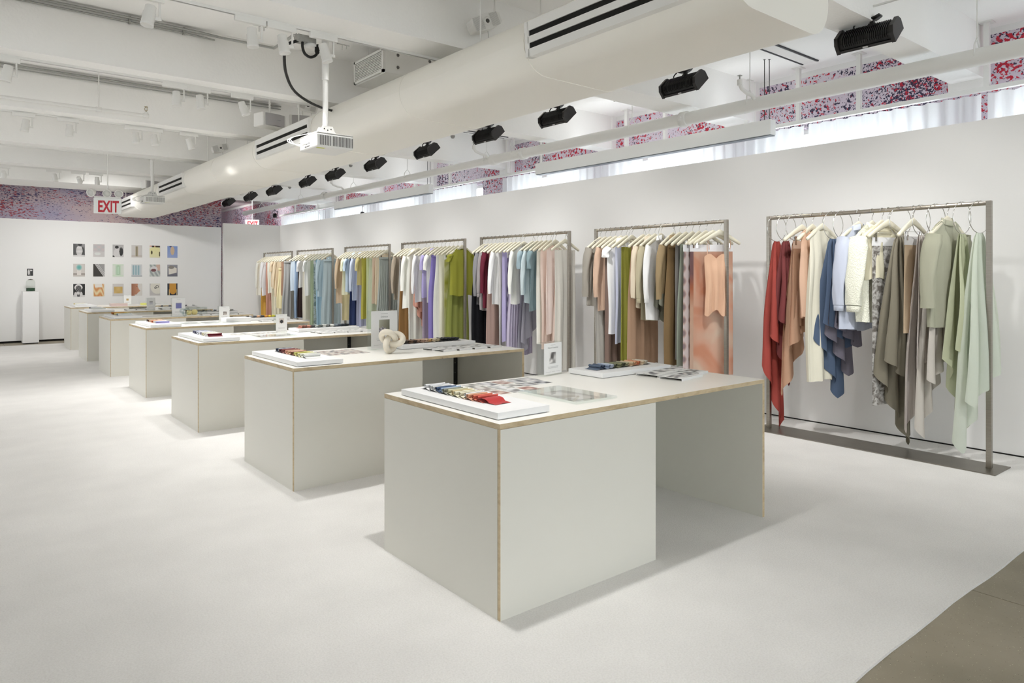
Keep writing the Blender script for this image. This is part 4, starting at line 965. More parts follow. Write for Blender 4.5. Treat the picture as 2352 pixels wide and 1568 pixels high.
def p_cup(u, v):
    if ell(u, v, .38, .52, .25, .13): return (120, 78, 80)
    if ell(u, v, .42, .62, .34, .24): return (214, 212, 212)
    if u > .62 and v > .5: return (206, 176, 160)
    return (150+50*math.sin(8*u+6*v)**2, 156+50*math.sin(8*u+6*v)**2, 156+44*math.sin(8*u+6*v)**2)
def p_tub(u, v):
    if v > .3+.3*(u < .2) and ell(u, v, .38, .78, .28, .14): return (140, 134, 128)
    if .12 < u < .92 and .14+.2*u < v < .95-.25*u: return (224, 218, 208)
    return (110+40*v, 110+40*v, 122+36*v)
def p_shoe(u, v):
    if ell(u, v, .42, .28, .14, .12) or ell(u, v, .2, .16, .12, .2) or ell(u, v, .68, .18, .12, .2): return gs(210)
    if ell(u, v, .45, .1, .12, .16): return gs(90)
    if ell(u, v, .45, .6, .26, .28): return gs(90+40*math.sin(30*u)*math.sin(30*v))
    if ell(u, v, .45, .72, .34, .26): return gs(222)
    return gs(214) if v < .12 else gs(26)
def p_amber(u, v):
    if v > .72 and .15 < u < .78: return (226, 220, 212)
    s = .5+.5*math.sin(9*u+11*v+3*math.sin(7*u)); return (206+20*s, 140+70*s, 86+80*s) if .05 < u < .92 else (226, 214, 190)
def p_cushion(u, v):
    if .12 < u < .9 and .22 < v < .76: s = math.sin(9*u)*math.sin(8*v); return (204+8*s, 172+8*s, 106+10*s)
    return (206, 202, 198)
def p_face(u, v):
    e = .55+.35*math.exp(-((v-.42)/.12)**2)+.12*math.exp(-((v-.75)/.2)**2)-.05*math.sin(v*18)
    if u < e*(.95 if v > .1 else .6):
        if ell(u, v, .52, .78, .08, .03): return (110, 70, 56)
        if ell(u, v, .55, .2, .09, .03): return (160, 70, 66)
        return (214-60*(1-u), 160-56*(1-u), 130-50*(1-u))
    return (218, 214, 208)
def p_rings(u, v):
    for cx, cy, r_ in ((.72, .74, .12), (.56, .64, .08)):
        d = math.hypot(u-cx, (v-cy)*1.2)
        if abs(d-r_) < .025: return gs(50)
    if math.hypot(u-.75, (v-.75)*1.1) < .68: return (222, 218, 206)
    return (194, 190, 188)
def p_ochre(u, v):
    if .2 < u < .88 and v > .28-.22*math.sin(max(0, u-.2)*4.6) and v > .08: return (206, 150, 60)
    if abs(u-.18) < .04 or abs(u-.93) < .03: return (224, 200, 150) if v < .5 else (60, 60, 70)
    return (44, 46, 58)
PICS = [(p_back1, 'black and white photograph of a bare back'), (p_dish, 'pale print of a white oval dish'), (p_hunch, 'black and white photograph of a hunched figure'), (p_column, 'pale print of a blurred brown column'),
        (p_torso, 'print of a person in a cream sweater'), (p_blue, 'blue print with a blurred beige figure'),
        (p_aqua, 'print of a soft aqua disc above a white block'), (p_drape, 'dark print of diagonal pale drapery'), (p_green, 'pale green print with a glowing vertical line'), (p_teal, 'print of hanging teal strips'),
        (p_cup, 'print of a hand with a dark cup'), (p_tub, 'print of a white tub at an angle'),
        (p_shoe, 'black and white print of folded hands and a cloth cap'), (p_amber, 'amber and white print of knotted cloth'), (p_cushion, 'print of an ochre cushion on grey'), (p_face, 'print of a face in profile'),
        (p_rings, 'print of two rings on a cream disc'), (p_ochre, 'print of an ochre cloth on dark ground')]
for i, (fn, lab) in enumerate(PICS):
    c, r_ = i % 6, i//6
    tag(print_sheet('wall_picture', .245, .31, fn, 40, 50, .006, loc=(2.506+.4205*c, 19.868, (2.022, 1.532, 1.041)[r_])), lab+' on the back wall', 'picture', 'grid of eighteen pictures on the back wall')
def p_small(u, v): return gs(206) if ell(u, v, .3, .5, .16, .42) or ell(u, v, .68, .75, .18, .1) else gs(30+50*(abs(u-.55) < .08))
tag(print_sheet('wall_picture', .118, .165, p_small, 22, 26, .006, loc=(1.519, 19.868, 1.552)), 'small black and white picture above the glass jar', 'picture')
t = thing('plinth', 'tall white plinth at the far left carrying the glass jar', 'plinth', (1.50, 19.56, -.012))
MB().box((-.155, -.16, .02), (.155, .16, 1.205)).obj('plinth_box', M('plinth_white', (232, 231, 230), .6), t, bevel=.002)
MB().box((-.14, -.15, 0), (.14, .16, .02)).obj('recessed_foot', DARK, t)
t = thing('glass_jar', 'domed glass jar with dark green liquid standing on the white plinth', 'jar', (1.505, 19.55, 1.193))
MB().lathe([(.001, .003), (.088, .003), (.091, .012), (.091, .20), (.085, .235), (.06, .262), (.03, .272), (.02, .276)], n=32).obj('bell_glass', glass('jar_glass', (246, 248, 246), .03), t)
MB().lathe([(.001, .004), (.087, .004), (.0885, .012), (.0885, .075), (.001, .075)], n=32).obj('green_liquid', M('dark_green_liquid', (40, 72, 50), .15), t)
MB().lathe([(.052, .262), (.05, .272), (.001, .284)], n=24).obj('lid', M('dark_cork', (70, 58, 44), .6), t)
RACK_GARMENTS = [
 [
  ('yard', 'brick red', 'fabric length', (176, 56, 46), 3.774, -0.01, {'w': 0.34, 'w2': 0.26, 'up': 0.69}),
  ('yard', 'wine red', 'fabric length', (122, 50, 50), 3.671, 0.43, {'w': 0.3, 'up': 0.88}),
  ('yard', 'camel tan', 'fabric length', (186, 143, 114), 3.566, 0.36, {'w': 0.4, 'up': 0.84}),
  ('clip', 'warm brown', 'skirt panel', (160, 118, 88), 3.507, 1.06, {'w': 0.2, 'hdr': (205, 178, 158)}),
  ('top', 'peach', 'ribbed knit top', (205, 165, 138), 3.401, 1.15, {'sl': 'none', 'tw': 0.16}),
  ('dress', 'ivory', 'sleeveless knit dress', (212, 208, 190), 3.302, 0.56, {}),
  ('yard', 'slate blue', 'fabric length', (72, 90, 118), 3.197, 0.38, {'w': 0.34, 'up': 0.87}),
  ('yard', 'dusky mauve grey', 'fabric length', (104, 100, 112), 3.106, 0.6, {'w': 0.42, 'up': 0.88}),
  ('top', 'pale blue', 'cotton shirt', (180, 186, 202), 2.962, 1.06, {'sl': 'long', 'collar': 1}),
  ('top', 'ivory boucle', 'knit sweater', (222, 219, 202), 2.842, 1.13, {'sl': 'long', 'fat': 1, 'knit': 1}),
  ('clip', 'grey marbled', 'fabric panel', (188, 184, 176), 2.703, 0.41, {'w': 0.34, 'hdr': (238, 238, 238), 'pat': 'marble', 'yaw': -26}),
  ('top', 'cream', 'knit vest', (205, 198, 172), 2.755, 1.52, {'sl': 'none'}),
  ('yard', 'dark olive taupe', 'fabric length', (118, 112, 96), 2.601, 0.03, {'w': 0.5, 'up': 0.52}),
  ('clip', 'sandy beige', 'trouser panel', (184, 160, 130), 2.495, 1.06, {'w': 0.24, 'hdr': (228, 228, 228)}),
  ('yard', 'pale mauve grey', 'fabric length', (186, 178, 172), 2.432, 0.19, {'w': 0.42, 'up': 0.75}),
  ('yard', 'pale stone grey', 'fabric length', (178, 172, 164), 2.317, 0.18, {'w': 0.4, 'up': 0.65}),
  ('top', 'sage grey', 'ribbed sweater', (158, 158, 138), 2.231, 1.13, {'sl': 'long', 'rib': 1}),
  ('yard', 'sage green', 'fabric length', (168, 172, 142), 2.122, 0.25, {'w': 0.34, 'up': 0.67}),
  ('yard', 'translucent mint white', 'fabric length', (204, 210, 198), 1.997, 0.12, {'w': 0.5, 'up': 0.51, 'sheer': 1}),
 ],
 [
  ('top', 'taupe grey', 'linen jacket', (150, 144, 134), 6.22, 1.18, {'sl': 'long', 'fat': 1}),
  ('dress', 'pale smoke', 'long sheer gown', (176, 173, 166), 6.131, 0.36, {}),
  ('top', 'peach beige', 'fine sweater', (200, 166, 142), 6.042, 1.12, {'sl': 'long'}),
  ('top', 'dusty brown', 'layered blouse', (128, 104, 94), 5.953, 0.32, {'sl': 'none'}),
  ('top', 'bright white', 'sleeveless shirt', (222, 222, 226), 5.864, 0.84, {'sl': 'cap', 'collar': 1, 'fat': 1}),
  ('dress', 'lavender blue', 'slip dress', (186, 190, 212), 5.775, 0.72, {'n': 1}),
  ('dress', 'chartreuse', 'satin dress', (152, 150, 38), 5.686, 0.46, {}),
  ('yard', 'mustard green', 'fabric length', (140, 138, 40), 5.597, 0.68, {'w': 0.3, 'up': 0.94}),
  ('pants', 'tan', 'wide leg trousers', (166, 130, 102), 5.508, 0.5, {}),
  ('top', 'cream beige', 'crepe jacket', (206, 192, 168), 5.419, 1.18, {'sl': 'long'}),
  ('top', 'khaki', 'buttoned cardigan', (172, 162, 134), 5.33, 1.03, {'sl': 'long'}),
  ('top', 'crisp white', 'long sleeve shirt', (224, 224, 228), 5.241, 1.04, {'sl': 'long'}),
  ('yard', 'grey green', 'fabric length', (118, 118, 104), 5.152, 0.79, {'w': 0.34, 'up': 1.01}),
  ('top', 'bronze khaki', 'suede jacket', (150, 126, 88), 5.063, 1.34, {'sl': 'long'}),
  ('pants', 'dark bronze', 'wide trousers', (124, 96, 58), 4.974, 0.54, {}),
  ('dress', 'graphite grey', 'knit dress', (118, 114, 112), 4.885, 0.61, {}),
  ('pants', 'sage', 'tailored trousers', (134, 142, 128), 4.796, 0.55, {}),
  ('clip', 'pale pink plaid', 'fabric panel', (218, 205, 203), 4.707, 0.51, {'w': 0.5, 'hdr': (236, 236, 238), 'pat': 'plaid', 'yaw': -6}),
  ('clip', 'plum rust ombre', 'fabric panel', (150, 112, 98), 4.618, 0.49, {'w': 0.4, 'hdr': (236, 236, 238), 'pat': 'ombre', 'yaw': -22}),
  ('clip', 'peach tie dyed', 'panel', (212, 170, 146), 4.529, 0.47, {'w': 0.42, 'hdr': (236, 236, 238), 'pat': 'tie', 'yaw': -44}),
  ('cami', 'apricot', 'camisole with thin straps', (214, 168, 134), 4.44, 1.15, {'yaw': -44}),
 ],
 [
  ('pants', 'jet black', 'wide trousers', (22, 22, 26), 8.7, 0.43, {}),
  ('top', 'steel grey', 'satin shirt', (132, 131, 134), 8.604, 1.1, {'sl': 'long'}),
  ('top', 'warm grey', 'pleated blouse', (146, 140, 140), 8.507, 1.03, {'sl': 'long'}),
  ('top', 'burgundy', 'fine knit sweater', (110, 22, 42), 8.411, 1.06, {'sl': 'long'}),
  ('pants', 'dusty rose', 'flared trousers', (166, 138, 128), 8.315, 0.49, {}),
  ('top', 'snow white', 'knit sweater', (224, 224, 226), 8.218, 1.12, {'sl': 'long'}),
  ('dress', 'pearl grey', 'long column dress', (190, 188, 184), 8.122, 0.5, {}),
  ('dress', 'lilac', 'midi dress', (172, 164, 206), 8.026, 0.58, {}),
  ('clip', 'lilac plaid', 'fabric panel', (196, 192, 208), 7.929, 0.49, {'w': 0.3, 'hdr': (236, 236, 238), 'pat': 'plaid2'}),
  ('skirt', 'mauve striped', 'pleated skirt', (178, 170, 192), 7.833, 0.4, {}),
  ('top', 'chalk white', 'crew neck sweater', (220, 219, 214), 7.737, 1.15, {'sl': 'long'}),
  ('yard', 'lavender grey', 'fabric length', (150, 148, 160), 7.641, 0.27, {'w': 0.4, 'up': 0.57}),
  ('top', 'dusty blue', 'short sleeve sweater', (140, 160, 168), 7.544, 1.51, {'sl': 'short'}),
  ('top', 'powder blue', 'long sleeve knit top', (182, 196, 200), 7.448, 1.16, {'sl': 'long'}),
  ('top', 'teal grey', 'knit tunic', (122, 144, 150), 7.352, 1.06, {'sl': 'short'}),
  ('dress', 'milk white', 'slip dress', (216, 216, 208), 7.255, 0.6, {}),
  ('dress', 'shell pink', 'draped gown', (220, 200, 188), 7.159, 0.55, {}),
  ('top', 'blush', 'sleeveless tunic', (222, 205, 198), 7.063, 0.76, {'sl': 'none'}),
  ('yard', 'pale nude pink', 'fabric length', (214, 196, 184), 6.966, 0.24, {'w': 0.36, 'up': 0.57}),
  ('dress', 'bone white', 'ruffled gown', (206, 202, 194), 6.87, 0.28, {}),
 ],
 [
  ('top', 'taupe satin', 'blouse', (160, 146, 128), 11.14, 1.12, {'sl': 'long'}),
  ('skirt', 'silver grey', 'pleated skirt', (150, 150, 146), 11.017, 0.55, {}),
  ('pants', 'amber brown', 'trousers', (148, 100, 46), 10.895, 0.4, {}),
  ('top', 'off white', 'tailored blazer', (226, 222, 212), 10.772, 0.97, {'sl': 'long', 'fat': 1}),
  ('dress', 'eggshell', 'long dress', (222, 220, 210), 10.649, 0.42, {}),
  ('yard', 'coral', 'fabric length', (190, 132, 112), 10.527, 0.51, {'w': 0.3, 'up': 0.77}),
  ('top', 'pure white', 'poplin blouse', (226, 226, 228), 10.404, 1.1, {'sl': 'long'}),
  ('clip', 'dusty violet', 'trouser panel', (160, 146, 164), 10.281, 0.45, {'w': 0.26, 'hdr': (236, 236, 238)}),
  ('top', 'soft lavender', 'tee shirt', (158, 148, 198), 10.159, 1.17, {'sl': 'short'}),
  ('top', 'milky white', 'short sleeve top', (220, 221, 214), 10.036, 1.09, {'sl': 'short'}),
  ('pants', 'violet', 'wide trousers', (120, 106, 180), 9.913, 0.47, {}),
  ('pants', 'white', 'wide leg trousers', (222, 221, 216), 9.791, 0.47, {}),
  ('dress', 'ivory', 'long slip dress', (216, 214, 198), 9.668, 0.46, {}),
  ('clip', 'pale lime tie dyed', 'fabric panel', (192, 194, 118), 9.545, 0.46, {'w': 0.32, 'hdr': (236, 236, 238), 'pat': 'lime'}),
  ('skirt', 'olive green', 'sheer skirt', (138, 146, 54), 9.423, 0.45, {}),
  ('top', 'vivid chartreuse', 'silk tank top', (152, 152, 22), 9.3, 1.23, {'sl': 'cap', 'fat': 1}),
 ],
 [
  ('top', 'fawn', 'long sleeve sweater', (190, 166, 136), 13.5, 0.97, {'sl': 'long'}),
  ('clip', 'butter yellow', 'trouser panel', (216, 202, 152), 13.367, 0.63, {'w': 0.3, 'hdr': (236, 236, 238)}),
  ('top', 'ecru', 'short sleeve top', (224, 218, 186), 13.234, 1.17, {'sl': 'short'}),
  ('top', 'sky blue', 'short sleeve shirt', (186, 205, 226), 13.101, 1.22, {'sl': 'short'}),
  ('dress', 'navy', 'long dress', (46, 62, 112), 12.968, 0.56, {}),
  ('top', 'ice blue', 'poplin shirt', (192, 202, 226), 12.835, 1.05, {'sl': 'long'}),
  ('dress', 'periwinkle', 'column dress', (170, 174, 206), 12.702, 0.54, {}),
  ('top', 'straw', 'short sleeve knit top', (200, 186, 124), 12.568, 1.36, {'sl': 'short'}),
  ('dress', 'olive yellow', 'slip dress', (180, 170, 48), 12.435, 0.7, {}),
  ('dress', 'celery green', 'long dress', (200, 206, 160), 12.302, 0.54, {}),
  ('skirt', 'pale sage', 'long skirt', (190, 200, 174), 12.169, 0.52, {}),
  ('top', 'beaded blush', 'tunic', (204, 184, 164), 12.036, 1.01, {'sl': 'none'}),
  ('top', 'oatmeal', 'sleeveless tunic', (206, 190, 162), 11.903, 1.0, {'sl': 'none', 'fat': 1}),
  ('skirt', 'ash grey', 'finely pleated skirt', (148, 153, 148), 11.77, 0.49, {}),
 ],
 [
  ('top', 'baby blue', 'tank top', (192, 204, 214), 16.07, 1.19, {'sl': 'none'}),
  ('dress', 'blue ikat', 'long dress', (140, 165, 196), 15.89, 0.56, {}),
  ('dress', 'espresso', 'long tunic', (52, 38, 38), 15.71, 0.59, {}),
  ('top', 'white', 'cropped tee shirt', (226, 226, 228), 15.53, 1.28, {'sl': 'short'}),
  ('dress', 'vanilla', 'long dress', (216, 212, 198), 15.35, 0.54, {}),
  ('top', 'cloud white', 'ribbed top', (222, 222, 218), 15.17, 1.1, {'sl': 'short'}),
  ('dress', 'moss textured', 'maxi dress', (164, 180, 146), 14.99, 0.45, {'pat2': 1}),
  ('clip', 'pale floral', 'fabric panel', (206, 216, 214), 14.81, 0.45, {'w': 0.32, 'hdr': (236, 236, 238), 'pat': 'floral'}),
  ('dress', 'aqua blue', 'maxi dress', (162, 196, 214), 14.63, 0.46, {}),
  ('top', 'misty blue', 'draped blouse', (178, 197, 206), 14.45, 1.1, {'sl': 'long'}),
  ('skirt', 'soft grey blue', 'full skirt', (168, 184, 190), 14.27, 0.48, {}),
 ],
 [
  ('top', 'ivory', 'long cardigan', (226, 223, 211), 18.31, 1.05, {'sl': 'long'}),
  ('dress', 'mustard yellow', 'evening gown', (236, 172, 42), 18.135, 0.51, {}),
  ('top', 'white', 'silk blouse', (228, 226, 218), 17.96, 1.04, {'sl': 'long'}),
  ('dress', 'terracotta', 'slip dress', (196, 138, 116), 17.785, 0.54, {}),
  ('top', 'ivory fringed', 'top', (226, 222, 208), 17.61, 1.12, {'sl': 'none'}),
  ('dress', 'vanilla cream', 'long dress', (224, 215, 192), 17.435, 0.53, {}),
  ('top', 'pale camel', 'knit top', (216, 196, 164), 17.26, 1.26, {'sl': 'short'}),
  ('top', 'sand', 'buttoned cardigan', (214, 196, 166), 17.085, 1.04, {'sl': 'long'}),
  ('skirt', 'lemon cream', 'short full skirt', (224, 210, 162), 16.91, 0.76, {'top': 1.72}),
  ('top', 'cocoa', 'sleeveless top', (150, 112, 88), 16.735, 1.06, {'sl': 'none', 'fat': 1}),
  ('skirt', 'pewter grey', 'long skirt', (152, 152, 150), 16.56, 0.51, {}),
 ],
]
# ------------------------------------------------------------------ garment racks
RX, RZ, RR = 6.5, 2.135, .019
RACKS = [(1.93, 3.86), (4.36, 6.29), (6.79, 8.77), (9.22, 11.21), (11.69, 13.57), (14.19, 16.14), (16.48, 18.38)]
RN = ['nearest rack', 'second rack', 'third rack', 'fourth rack', 'fifth rack', 'sixth rack', 'farthest rack']
for k, (a, b) in enumerate(RACKS):
    t = thing('garment_rack', 'brushed steel garment rack with a flat base plate, %s' % ['nearest to the camera', 'second from the camera', 'third from the camera', 'fourth from the camera', 'fifth from the camera', 'sixth from the camera', 'farthest from the camera'][k], 'rack', (RX, a, 0), 0, 'row of steel garment racks')
    L = b-a
    MB().box((-.2, -.10, 0), (.17, L+.10, .009)).obj('base_plate', STEELB, t, bevel=.0015)
    for y in (0, L): MB().box((-.019, y-.019, .009), (.019, y+.019, RZ+RR)).obj('post', STEEL, t, bevel=.003)
    MB().tube([(0, .017, RZ), (0, L-.017, RZ)], RR, 20).obj('rail', M('rail_steel', (176, 168, 156), .25, 1., var=.2, vscale=9), t)

# hangers --------------------------------------------------------------
def ztop(x): return -.080-.142*(min(1.2, abs(x)/.215))**1.12
def hanger_proto(kind):
    t = bpy.data.objects.new('hanger' if kind != 'ring' else 'ring_hanger', None); COL.objects.link(t); t.empty_display_size = .03
    if kind == 'ring':
        pts = [(.128*math.cos(a), 0, -.108+.132*math.sin(a)) for a in np.linspace(math.radians(97), math.radians(97+352), 42)]
        MB().tube(pts, .0031, 6).obj('wire_ring', CHROME, t); return t
    n = 30; v = []; m = 10
    for i in range(n+1):
        x = -.215+.43*i/n; u = abs(x)/.215; hh = (.066*(1-u)+.040*u)*(1 if u < .97 else .7); th = .010+.009*u**1.6
        if u > .97: th *= .75
        zc = ztop(x)-hh/2-.0
        for j in range(m):
            a = 2*math.pi*j/m; v.append((x, th*math.cos(a), zc+hh/2*math.sin(a)))
    f = [(i*m+j, i*m+(j+1) % m, (i+1)*m+(j+1) % m, (i+1)*m+j) for i in range(n) for j in range(m)]
    b = MB().add(v, f, True)
    b.f += [tuple(range(m))[::-1], tuple(n*m+j for j in range(m))]; b.sm += [True]*2; b.mi += [0]*2
    b.obj('hanger_body', CREAM, t)
    r = .0225
    hk = [(0, 0, -.088), (0, 0, -.060), (.006, 0, -.046), (.018, 0, -.030), (.0245, 0, -.012)]+[(r*math.cos(a)*1.05, 0, r*math.sin(a)) for a in np.linspace(0, math.pi*1.12, 9)]
    MB().tube(hk, .0026, 6).obj('hook', CHROME, t)
    if kind == 'clip':
        MB().tube([(-.16, 0, ztop(.16)-.03), (-.16, 0, -.205), (.16, 0, -.205), (.16, 0, ztop(.16)-.03)], .0018, 6).obj('clip_bar', CHROME, t)
    return t
HP = {k: hanger_proto(k) for k in ('wood', 'ring', 'clip')}
USED = set()
def place_hanger(kind, k, y, rz, what=''):
    p = HP[kind]; o = p if kind not in USED else dup(p)
    USED.add(kind); o.location = (RX, y, RZ+.001); o.rotation_euler = (0, 0, rz)
    if kind == 'ring': tag(o, 'chrome ring hanger holding the %s on the %s' % (what, RN[k]), 'hanger', 'ring hangers on the %s' % RN[k])
    elif kind == 'clip': tag(o, 'cream clip hanger holding the %s on the %s' % (what, RN[k]), 'hanger', 'clip hangers on the %s' % RN[k])
    else: tag(o, 'cream hanger holding the %s on the %s' % (what, RN[k]), 'hanger', 'cream hangers on the %s' % RN[k])
    return o

# cloth ----------------------------------------------------------------
def pat_mat(kind, rgb, seedn):
    m = bpy.data.materials.new('fabric_'+kind); m.use_nodes = True; N = m.node_tree.nodes; L = m.node_tree.links; b = N['Principled BSDF']
    b.inputs['Roughness'].default_value = .85; b.inputs['Specular IOR Level'].default_value = .2
    tc = N.new('ShaderNodeTexCoord')
    def noise(s, d=3, sc=(1, 1, 1)):
        mp = N.new('ShaderNodeMapping'); mp.inputs['Scale'].default_value = sc; mp.inputs['Location'].default_value = (seedn*3.1, seedn, 0); L.new(tc.outputs['Object'], mp.inputs[0])
        n = N.new('ShaderNodeTexNoise'); n.inputs['Scale'].default_value = s; n.inputs['Detail'].default_value = d; n.inputs['Distortion'].default_value = .6; L.new(mp.outputs[0], n.inputs[0]); return n
    if kind == 'marble':
        n = noise(22, 2); r = ramp(N, [(.40, (122, 116, 110)), (.5, (176, 172, 166)), (.6, (214, 212, 208)), (.7, (150, 146, 140))])
    elif kind in ('plaid', 'plaid2'):
        w1 = N.new('ShaderNodeTexWave'); w1.wave_type = 'BANDS'; w1.bands_direction = 'X'; w1.inputs['Scale'].default_value = 3.2; w1.inputs['Distortion'].default_value = 0
        w2 = N.new('ShaderNodeTexWave'); w2.wave_type = 'BANDS'; w2.bands_direction = 'Z'; w2.inputs['Scale'].default_value = 2.2
        for w in (w1, w2): L.new(tc.outputs['Object'], w.inputs[0])
        mu = N.new('ShaderNodeMath'); mu.operation = 'ADD'; L.new(w1.outputs['Fac'], mu.inputs[0]); L.new(w2.outputs['Fac'], mu.inputs[1]); n = mu
        c = ((150, 132, 134), (196, 168, 158)) if kind == 'plaid' else ((132, 122, 156), (166, 158, 190))
        hf = N.new('ShaderNodeMath'); hf.operation = 'MULTIPLY'; hf.inputs[1].default_value = .5; L.new(mu.outputs[0], hf.inputs[0]); n = hf
        r = ramp(N, [(.5, rgb), (.72, c[1]), (.9, c[0])])
    elif kind == 'ombre':
        g = N.new('ShaderNodeSeparateXYZ'); L.new(tc.outputs['Object'], g.inputs[0]); mr = N.new('ShaderNodeMapRange'); mr.inputs[1].default_value = -1.5; mr.inputs[2].default_value = -.25
        L.new(g.outputs['Z'], mr.inputs[0]); n = mr; r = ramp(N, [(0, (206, 176, 156)), (.45, (206, 170, 146)), (.62, (176, 108, 78)), (.75, (128, 96, 96)), (1, (132, 104, 106))])
    elif kind == 'tie':
        n = noise(3.2, 2, (1, 1, .8)); r = ramp(N, [(.36, (206, 142, 112)), (.47, (214, 166, 142)), (.56, (214, 180, 158)), (.68, (218, 196, 176))])
    elif kind == 'lime':
        n = noise(3.4, 2, (1, 1, .7)); r = ramp(N, [(.38, (150, 152, 40)), (.5, (190, 190, 110)), (.62, (216, 216, 172))])
    elif kind == 'floral':
        n = noise(9, 2); r = ramp(N, [(.42, (150, 168, 166)), (.47, (206, 216, 216)), (.55, (216, 222, 220)), (.60, (160, 178, 150)), (.64, (212, 220, 218))])
    L.new(n.outputs[0], r.inputs[0]); L.new(r.outputs[0], b.inputs['Base Color'])
    tr = N.new('ShaderNodeBsdfTranslucent'); L.new(r.outputs[0], tr.inputs[0]); ms = N.new('ShaderNodeMixShader'); ms.inputs[0].default_value = .2
    L.new(b.outputs[0], ms.inputs[1]); L.new(tr.outputs[0], ms.inputs[2]); L.new(ms.outputs[0], N['Material Output'].inputs[0])
    return m

def grid_faces(m, n, wrap):
    nn = n if wrap else n-1
    return [(j*n+i, j*n+(i+1) % n, (j+1)*n+(i+1) % n, (j+1)*n+i) for j in range(m-1) for i in range(nn)]
def sm(t): t = np.clip(t, 0, 1); return t*t*(3-2*t)

def body_shell(H, wt, wh, th, r, fold=.010, neck=.075, waist=None, zs=None, n=64, m=26, nf=3.5, hemw=.02, ribs=0, sag=0., drop=0.):
    """closed cloth shell hanging from the shoulder line down to H below the rail"""
    th_ = np.linspace(0, 2*np.pi, n, endpoint=False); cu = np.cos(th_); su = np.sin(th_)
    u = np.sign(cu)*np.abs(cu)**.9
    ph = r.uniform(0, 6.28, 6); V = []
    for j in range(m):
        t = j/(m-1); T_ = t**1.15
        w = wt+(wh-wt)*sm(T_*1.1)
        if waist: w += waist*math.sin(math.pi*min(1, T_*1.3))
        x = u*w
        z0 = np.array([(zs if zs is not None else ztop(a)+.005-drop) for a in u*wt])
        if zs is None:
            dip = np.clip(1-(np.abs(u*wt)/neck)**2, 0, 1); z0 = z0-dip*(.045+.03*(su < 0))
        hem = -H+hemw*np.sin(2*u*np.pi*.7+ph[0])*.5+.004*np.sin(9*u+ph[1])
        z = z0*(1-T_)+hem*T_
        q = sm(t*3.2)
        y = np.sign(su)*np.abs(su)**.65*th*(.22+.78*q)*np.sqrt(np.clip(1-np.abs(u)**6, 0, 1))
        fa = fold*(.15+.85*sm(t*1.4))
        y = y+fa*np.sin(nf*np.pi*u+ph[2]+1.1*t+.5*su)+fa*.45*np.sin(nf*2.3*np.pi*u+ph[3]-1.6*t)*su+fa*.5*np.sin(5*t+ph[4]+2*u)
        if ribs: y = y+.0016*np.sin(ribs*th_)*q; x = x+.001*np.cos(ribs*th_)
        x = x+.004*np.sin(7*t+ph[5])+sag*t*t
        V += list(zip(x, y, z))
    return V, grid_faces(m, n, True)

def sleeve(side, wt, L, r, ry0=.075, ry1=.045, rx0=.04, rx1=.022, n=20, m=20, out=.035, flare=0, ribs=0):
    ph = r.uniform(0, 6.28, 5); V = []; x0 = side*(wt-.022); z0 = ztop(wt)-.035
    fw = r.uniform(-.02, .02)
    for j in range(m):
        t = j/(m-1); cx = x0+side*(out*math.sin(t*1.9)+.012*sm(t*4)); cy = fw*t; cz = z0-L*t
        rx = rx0+(rx1-rx0)*t**.8; ry = ry0+(ry1-ry0)*t+flare*t*t
        if t < .06: rx *= .8; ry *= .9
        for k in range(n):
            a = 2*math.pi*k/n; w = 1+.10*math.sin(3*a+ph[0]+7*t)+.07*math.sin(5*a+ph[1]-11*t)*t
            if ribs: w += .05*math.sin(ribs*a)
            V.append((cx+rx*math.cos(a)*w, cy+ry*math.sin(a)*w, cz+.02*math.cos(a)*side*(1 if t < .3 else .3)*(1-t)-.006*math.sin(14*t+ph[2])*math.cos(a)))
    return V, grid_faces(m, n, True)

def fabric(rgb, sheer=0, knit=0, nm=''):
    g_ = sum(rgb)/3; ds = .06+.34*(max(rgb)-min(rgb))/max(rgb); rgb = tuple(int(min(245, (v*(1-ds)+g_*ds)*1.10+5)) for v in rgb)
    key = 'cloth_%02x%02x%02x_%d%d' % (*rgb, sheer, knit)
    if key in MATS: return MATS[key]
    if knit: return M(key, rgb, .95, bump=1.0, bscale=150 if knit == 1 else 90, spec=.1, var=.12, vscale=140)
    return M(key, rgb, .8, bump=.12, bscale=55, spec=.15, trans=.45 if sheer else .12, var=.05, vscale=6)

